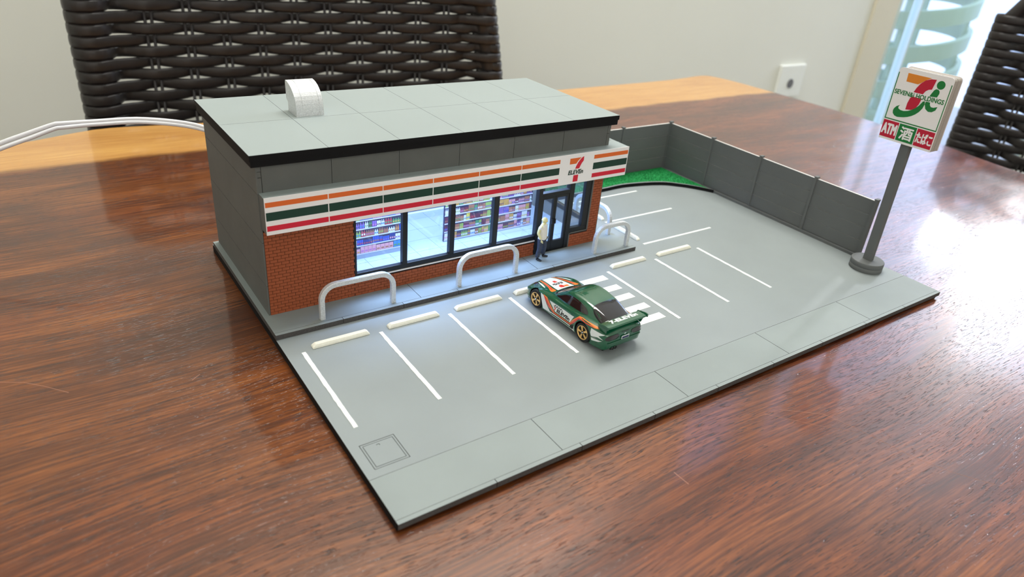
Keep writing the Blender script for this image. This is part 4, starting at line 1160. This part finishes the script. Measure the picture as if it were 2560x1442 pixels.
        MB().lathe([(1.45*K, -sx*.5*K), (1.3*K, -sx*.02*K)], 'carblk', 6, 'X', (cx, y*K, z), smooth=False).build('hub', tyre, world=False)
        MB().lathe([(.62*K, -sx*.1*K), (.5*K, sx*.18*K)], 'chrome', 12, 'X', (cx, y*K, z)).build('hub_nut', tyre, world=False)
    i = 0
    for y in (21.3, 72.2):
        for sx in (-1, 1): wheel(y, sx, i); i += 1
    # underside
    MB().box(-15.5*K, 15.5*K, 3*K, 84*K, 2.0*K, 3.4*K, 'carblk', bev=.0006).build('chassis', t, world=False)
    # rear wing
    wg = MB(); pr = [(-1.4, 21.6), (-.9, 22.6), (1.4, 22.7), (6.8, 22.0), (8.3, 21.0), (8.1, 20.5), (5.5, 20.8), (.5, 21.4)]
    k = wg.mi('carg'); rr = []
    for i in range(25):
        x = -18.2+36.4*i/24; u = abs(x)/18.2; d = -.25*u*u; e = 1-(.10*u**6)
        rr.append([wg.bm.verts.new((x*K, (y*e+u**4*.4)*K, (z+d)*K)) for y, z in pr])
    for A, B in zip(rr, rr[1:]):
        for j in range(8): wg.bm.faces.new((A[j], A[(j+1) % 8], B[(j+1) % 8], B[j]))
    wg.bm.faces.new(rr[0]); wg.bm.faces.new(rr[-1][::-1])
    wing = wg.build('rear_wing', t, world=False)
    for sx in (-1, 1):
        MB().extr([(2.0, 16.2), (9.5, 17.0), (8.0, 21.2), (1.0, 21.6)], lambda u, v, w: ((sx*(15.2-(v-16)*-.36)+sx*w)*K, u*K, v*K), .9, 'carg').build('wing_leg', wing, world=False)
        MB().extr([(-1.2, 21.0), (7.6, 20.4), (8.2, 21.6), (1.2, 23.3), (-1.0, 23.1)], lambda u, v, w: ((sx*(17.6+w))*K, u*K, v*K), .8, 'carg').build('end_plate', wing, world=False)
    def wz(y): return 22.75 if y < 1.4 else 22.7-(y-1.4)*.13
    me_ = text_mesh('7-ELEVEn', shear=.15, bold=.06); q = bmesh.new(); q.from_mesh(me_)
    for v in q.verts:
        x = -11.8+v.co.x*24.4; y = 1.9+v.co.y*4.4; v.co = Vector((x*K, y*K, (wz(y)+.02-.25*(abs(x)/18.2)**2)*K))
    r = bmesh.ops.extrude_face_region(q, geom=q.faces[:])
    for g_ in r['geom']:
        if isinstance(g_, bmesh.types.BMVert): g_.co.z += .00012
    mb = MB(); mb.bm.free(); mb.bm = q; mb.mi('carwhite'); mb.build('lettering', wing, world=False)
    # tail lights, plate, exhaust
    for sx in (-1, 1):
        decal('tail_light', smooth_poly([(sx*15.8, 11.4), (sx*15.2, 14.2), (sx*10, 14.9), (sx*6.2, 14.4), (sx*5.8, 12.6), (sx*8.5, 11.3)]), 'rear', 'lamp', thick=.0002)
        decal('light_rim', smooth_poly([(sx*15.6, 11.0), (sx*15.8, 11.4), (sx*8.5, 11.2), (sx*5.9, 12.5), (sx*5.6, 12.2), (sx*8.4, 10.7)]), 'rear', 'carg', thick=.0004)
    decal('center_lamp', [(-3.6, 15.4), (3.6, 15.4), (3.0, 14.7), (-3.0, 14.7)], 'rear', 'lamp', thick=.00012)
    decal('badge', smooth_poly([(1.1, 13.2), (0, 13.9), (-1.1, 13.2), (0, 12.5)]), 'rear', 'chrome', thick=.00004)
    decal('bumper_ridge', [(-15, 8.8), (15, 8.8), (15.2, 9.4), (-15.2, 9.4)], 'rear', 'carg', thick=.0005)
    pl = decal('licence_plate', [(-3.4, 9.8), (3.4, 9.8), (3.4, 12.2), (-3.4, 12.2)], 'rear', 'carwhite', off=.0006, thick=.0002)
    decal('plate_field', [(-3.0, 10.1), (3.0, 10.1), (3.0, 11.6), (-3.0, 11.6)], 'rear', 'plate', off=.00088, thick=.00005)
    MB().box(-11*K, -5*K, .4*K, 3*K, 3.0*K, 4.4*K, 'carblk', bev=.0003).build('diffuser', t, world=False)
    for x in (-9.6, -7.2):
        MB().lathe([(.9*K, -.4*K), (1.0*K, 2*K)], 'carblk', 16, 'Y', (x*K, 0, 4.2*K)).build('exhaust_pipe', t, world=False)
    for sx in (-1, 1):
        decal('headlight', smooth_poly([(sx*13.6, 78.5), (sx*11.0, 84.0), (sx*8.8, 84.5), (sx*10.5, 79.5)]), 'top', 'carwin', off=.00008)
car()

# ------------------------------------------------------------------ the standing figure
def skin_mesh(joints, edges, root, sub=2):
    me = bpy.data.meshes.new('sk'); me.from_pydata([j[0] for j in joints], edges, []); o = bpy.data.objects.new('sk', me); COL.objects.link(o)
    md = o.modifiers.new('s', 'SKIN'); md.use_smooth_shade = True
    sv = me.skin_vertices[0].data
    for i, j in enumerate(joints):
        sv[i].radius = j[1] if isinstance(j[1], tuple) else (j[1], j[1]); sv[i].use_root = i == root
    ss = o.modifiers.new('u', 'SUBSURF'); ss.levels = sub; ss.render_levels = sub
    bpy.context.view_layer.update()
    out = bpy.data.meshes.new_from_object(o.evaluated_get(bpy.context.evaluated_depsgraph_get()))
    bpy.data.objects.remove(o); return out
def ellipsoid(c, r, seg=20, f=None):
    b = bmesh.new(); bmesh.ops.create_uvsphere(b, u_segments=seg, v_segments=seg-4, radius=1)
    for v in b.verts:
        p = Vector((v.co.x*r[0], v.co.y*r[1], v.co.z*r[2]))
        if f: p = f(p)
        v.co = p+Vector(c)
    me = bpy.data.meshes.new('e'); b.to_mesh(me); b.free(); return me
def union(meshes, voxel, name):
    b = bmesh.new()
    for m in meshes: b.from_mesh(m); bpy.data.meshes.remove(m)
    me = bpy.data.meshes.new(name); b.to_mesh(me); b.free()
    o = bpy.data.objects.new('u', me); COL.objects.link(o)
    md = o.modifiers.new('r', 'REMESH'); md.mode = 'VOXEL'; md.voxel_size = voxel; md.use_smooth_shade = True
    sm = o.modifiers.new('sm', 'SMOOTH'); sm.iterations = 2; sm.factor = .5
    bpy.context.view_layer.update()
    out = bpy.data.meshes.new_from_object(o.evaluated_get(bpy.context.evaluated_depsgraph_get()))
    bpy.data.objects.remove(o); out.name = name; return out
def person():
    S = .0363/1.80
    t = thing('person', 'small painted figure of a bald man, pale shirt, slate jeans, by the shop door', 'person', (.2205, .1898, HS), R(24))
    def put(me, name, m):
        me.transform(Matrix.Diagonal((S*1.16, S*1.14, S, 1))); me.materials.clear(); me.materials.append(M[m])
        for p in me.polygons: p.use_smooth = True
        return link(bpy.data.objects.new(name, me), t)
    # facing -y; his left is +x
    J = [((0, .0, .96), (.12, .09)), ((0, .0, 1.10), (.11, .08)), ((0, -.005, 1.26), (.12, .085)), ((0, .0, 1.39), (.11, .075)), ((0, .005, 1.50), .062), ((0, -.01, 1.58), .058),
         ((-.19, .01, 1.425), .068), ((-.26, .03, 1.17), .056), ((-.25, -.10, .955), .038),
         ((.19, .01, 1.425), .068), ((.27, .03, 1.18), .056), ((.225, -.05, .95), .038),
         ((-.10, 0, .90), .095), ((-.15, -.03, .50), .066), ((-.19, .02, .10), .045),
         ((.10, 0, .90), .095), ((.15, -.05, .50), .066), ((.19, .0, .10), .045)]
    E_ = [(0, 1), (1, 2), (2, 3), (3, 4), (4, 5), (3, 6), (6, 7), (7, 8), (3, 9), (9, 10), (10, 11), (0, 12), (12, 13), (13, 14), (0, 15), (15, 16), (16, 17)]
    parts = [skin_mesh(J, E_, 0)]
    def headf(p):
        z = p.z
        if z < -.02: p.x *= 1-.30*min(1, (-z-.02)/.10)
        if z < -.03 and p.y > 0: p.y *= .75
        if p.y < -.05 and -.01 < z < .035 and .012 < abs(p.x) < .050: p.y += .014      # eye sockets
        return p
    hd = [ellipsoid((0, 0, 0), (.080, .104, .125), 36, headf)]
    def nosef(p): return Vector((p.x*(1.25 if p.z < -.01 else .7), p.y-.010*(1 if p.z < 0 else .2), p.z))
    hd.append(ellipsoid((0, -.102, -.012), (.016, .022, .030), 12, nosef))
    hd.append(ellipsoid((0, -.088, -.062), (.026, .012, .008), 12)); hd.append(ellipsoid((0, -.086, -.076), (.022, .012, .007), 12))
    hd.append(ellipsoid((0, -.080, -.104), (.026, .022, .018), 12))
    hd.append(ellipsoid((0, -.092, .036), (.052, .014, .009), 14))
    for sx in (-1, 1):
        hd.append(ellipsoid((sx*.082, .010, -.005), (.012, .020, .032), 12)); hd.append(ellipsoid((sx*.032, -.085, .012), (.013, .010, .008), 10))
    hm = Matrix.Translation((0, -.02, 1.675)) @ Matrix.Rotation(R(22), 4, 'Z') @ Matrix.Rotation(R(12), 4, 'X')
    for h in hd: h.transform(hm); parts.append(h)
    # hands: palm, four curled fingers of unequal length, thumb from the side of the palm
    def hand(w, d, sx):
        w = Vector(w); d = Vector(d).normalized(); fwd = Vector((0, -1, 0)); sidev = d.cross(fwd).normalized()
        out = [skin_mesh([(tuple(w), (.030, .022)), (tuple(w+d*.05), (.040, .020)), (tuple(w+d*.095), (.042, .018))], [(0, 1), (1, 2)], 0, 1)]
        inn = Vector((-sx, 0, 0))
        for k, L_ in enumerate((.070, .082, .076, .058)):
            f0 = w+d*.09+fwd*(.030-.020*k); a = f0+d*L_*.45+inn*.008; b_ = a+d*L_*.33+inn*.024; c = b_+d*L_*.18+inn*.026
            out.append(skin_mesh([(tuple(f0-d*.02), .0125), (tuple(f0+d*.005), .0122), (tuple(a), .0115), (tuple(b_), .0105), (tuple(c), .009)], [(0, 1), (1, 2), (2, 3), (3, 4)], 0, 1))
        t0 = w+d*.030+fwd*.026
        out.append(skin_mesh([(tuple(t0), .015), (tuple(t0+d*.028+fwd*.026), .0135), (tuple(t0+d*.062+fwd*.034+inn*.012), .011)], [(0, 1), (1, 2)], 0, 1))
        return out
    parts += hand((-.25, -.105, .95), (.06, -.18, -.9), -1) + hand((.225, -.052, .945), (-.05, -.12, -.95), 1)
    body = union(parts, .0105, 'body')
    put(body, 'body', 'skin')
    # shirt: torso and short sleeves
    def loft(rings, seg=28):
        b = bmesh.new(); R_ = []
        for z, cy, rx, ry in rings: R_.append([b.verts.new((rx*math.cos(2*PI*k/seg), cy+ry*math.sin(2*PI*k/seg), z)) for k in range(seg)])
        for A, B in zip(R_, R_[1:]):
            for k in range(seg): b.faces.new((A[k], A[(k+1) % seg], B[(k+1) % seg], B[k]))
        b.faces.new(R_[0][::-1]); b.faces.new(R_[-1])
        me = bpy.data.meshes.new('l'); b.to_mesh(me); b.free(); return me
    trunk = loft([(.87, -.005, .178, .135), (.90, -.01, .186, .145), (1.0, -.015, .180, .142), (1.12, -.015, .176, .138), (1.26, -.012, .186, .138), (1.36, -.005, .192, .126), (1.43, .0, .178, .104), (1.475, .005, .120, .078), (1.51, .005, .074, .068)])
    slv = [skin_mesh([((sx*.13, .005, 1.42), .070), ((sx*.195, .01, 1.41), .072), ((sx*.225, .018, 1.30), .070)], [(0, 1), (1, 2)], 0) for sx in (-1, 1)]
    put(union([trunk]+slv, .011, 'shirt'), 'shirt', 'shirt')
    J = [((0, .0, .985), (.158, .122)), ((-.10, .0, .86), .112), ((-.15, -.03, .50), .090), ((-.185, .01, .22), .082), ((-.19, .012, .09), .084), ((.10, .0, .86), .112), ((.15, -.05, .50), .090), ((.185, -.01, .22), .082), ((.19, -.005, .09), .084)]
    tr = skin_mesh(J, [(0, 1), (1, 2), (2, 3), (3, 4), (0, 5), (5, 6), (6, 7), (7, 8)], 0)
    put(union([tr], .012, 'trousers'), 'trousers', 'jeans')
    for (x, y, a) in ((-.19, .0, -4), (.19, -.02, 34)):
        s_ = skin_mesh([((0, .055, .05), (.050, .046)), ((0, -.03, .050), (.056, .046)), ((0, -.12, .038), (.056, .034)), ((0, -.175, .032), (.045, .028))], [(0, 1), (1, 2), (2, 3)], 0)
        for v in s_.vertices: v.co.z = max(v.co.z, 0.0)
        s_.transform(Matrix.Translation((x, y, 0)) @ Matrix.Rotation(R(a), 4, 'Z'))
        put(s_, 'shoe', 'shoe')
person()
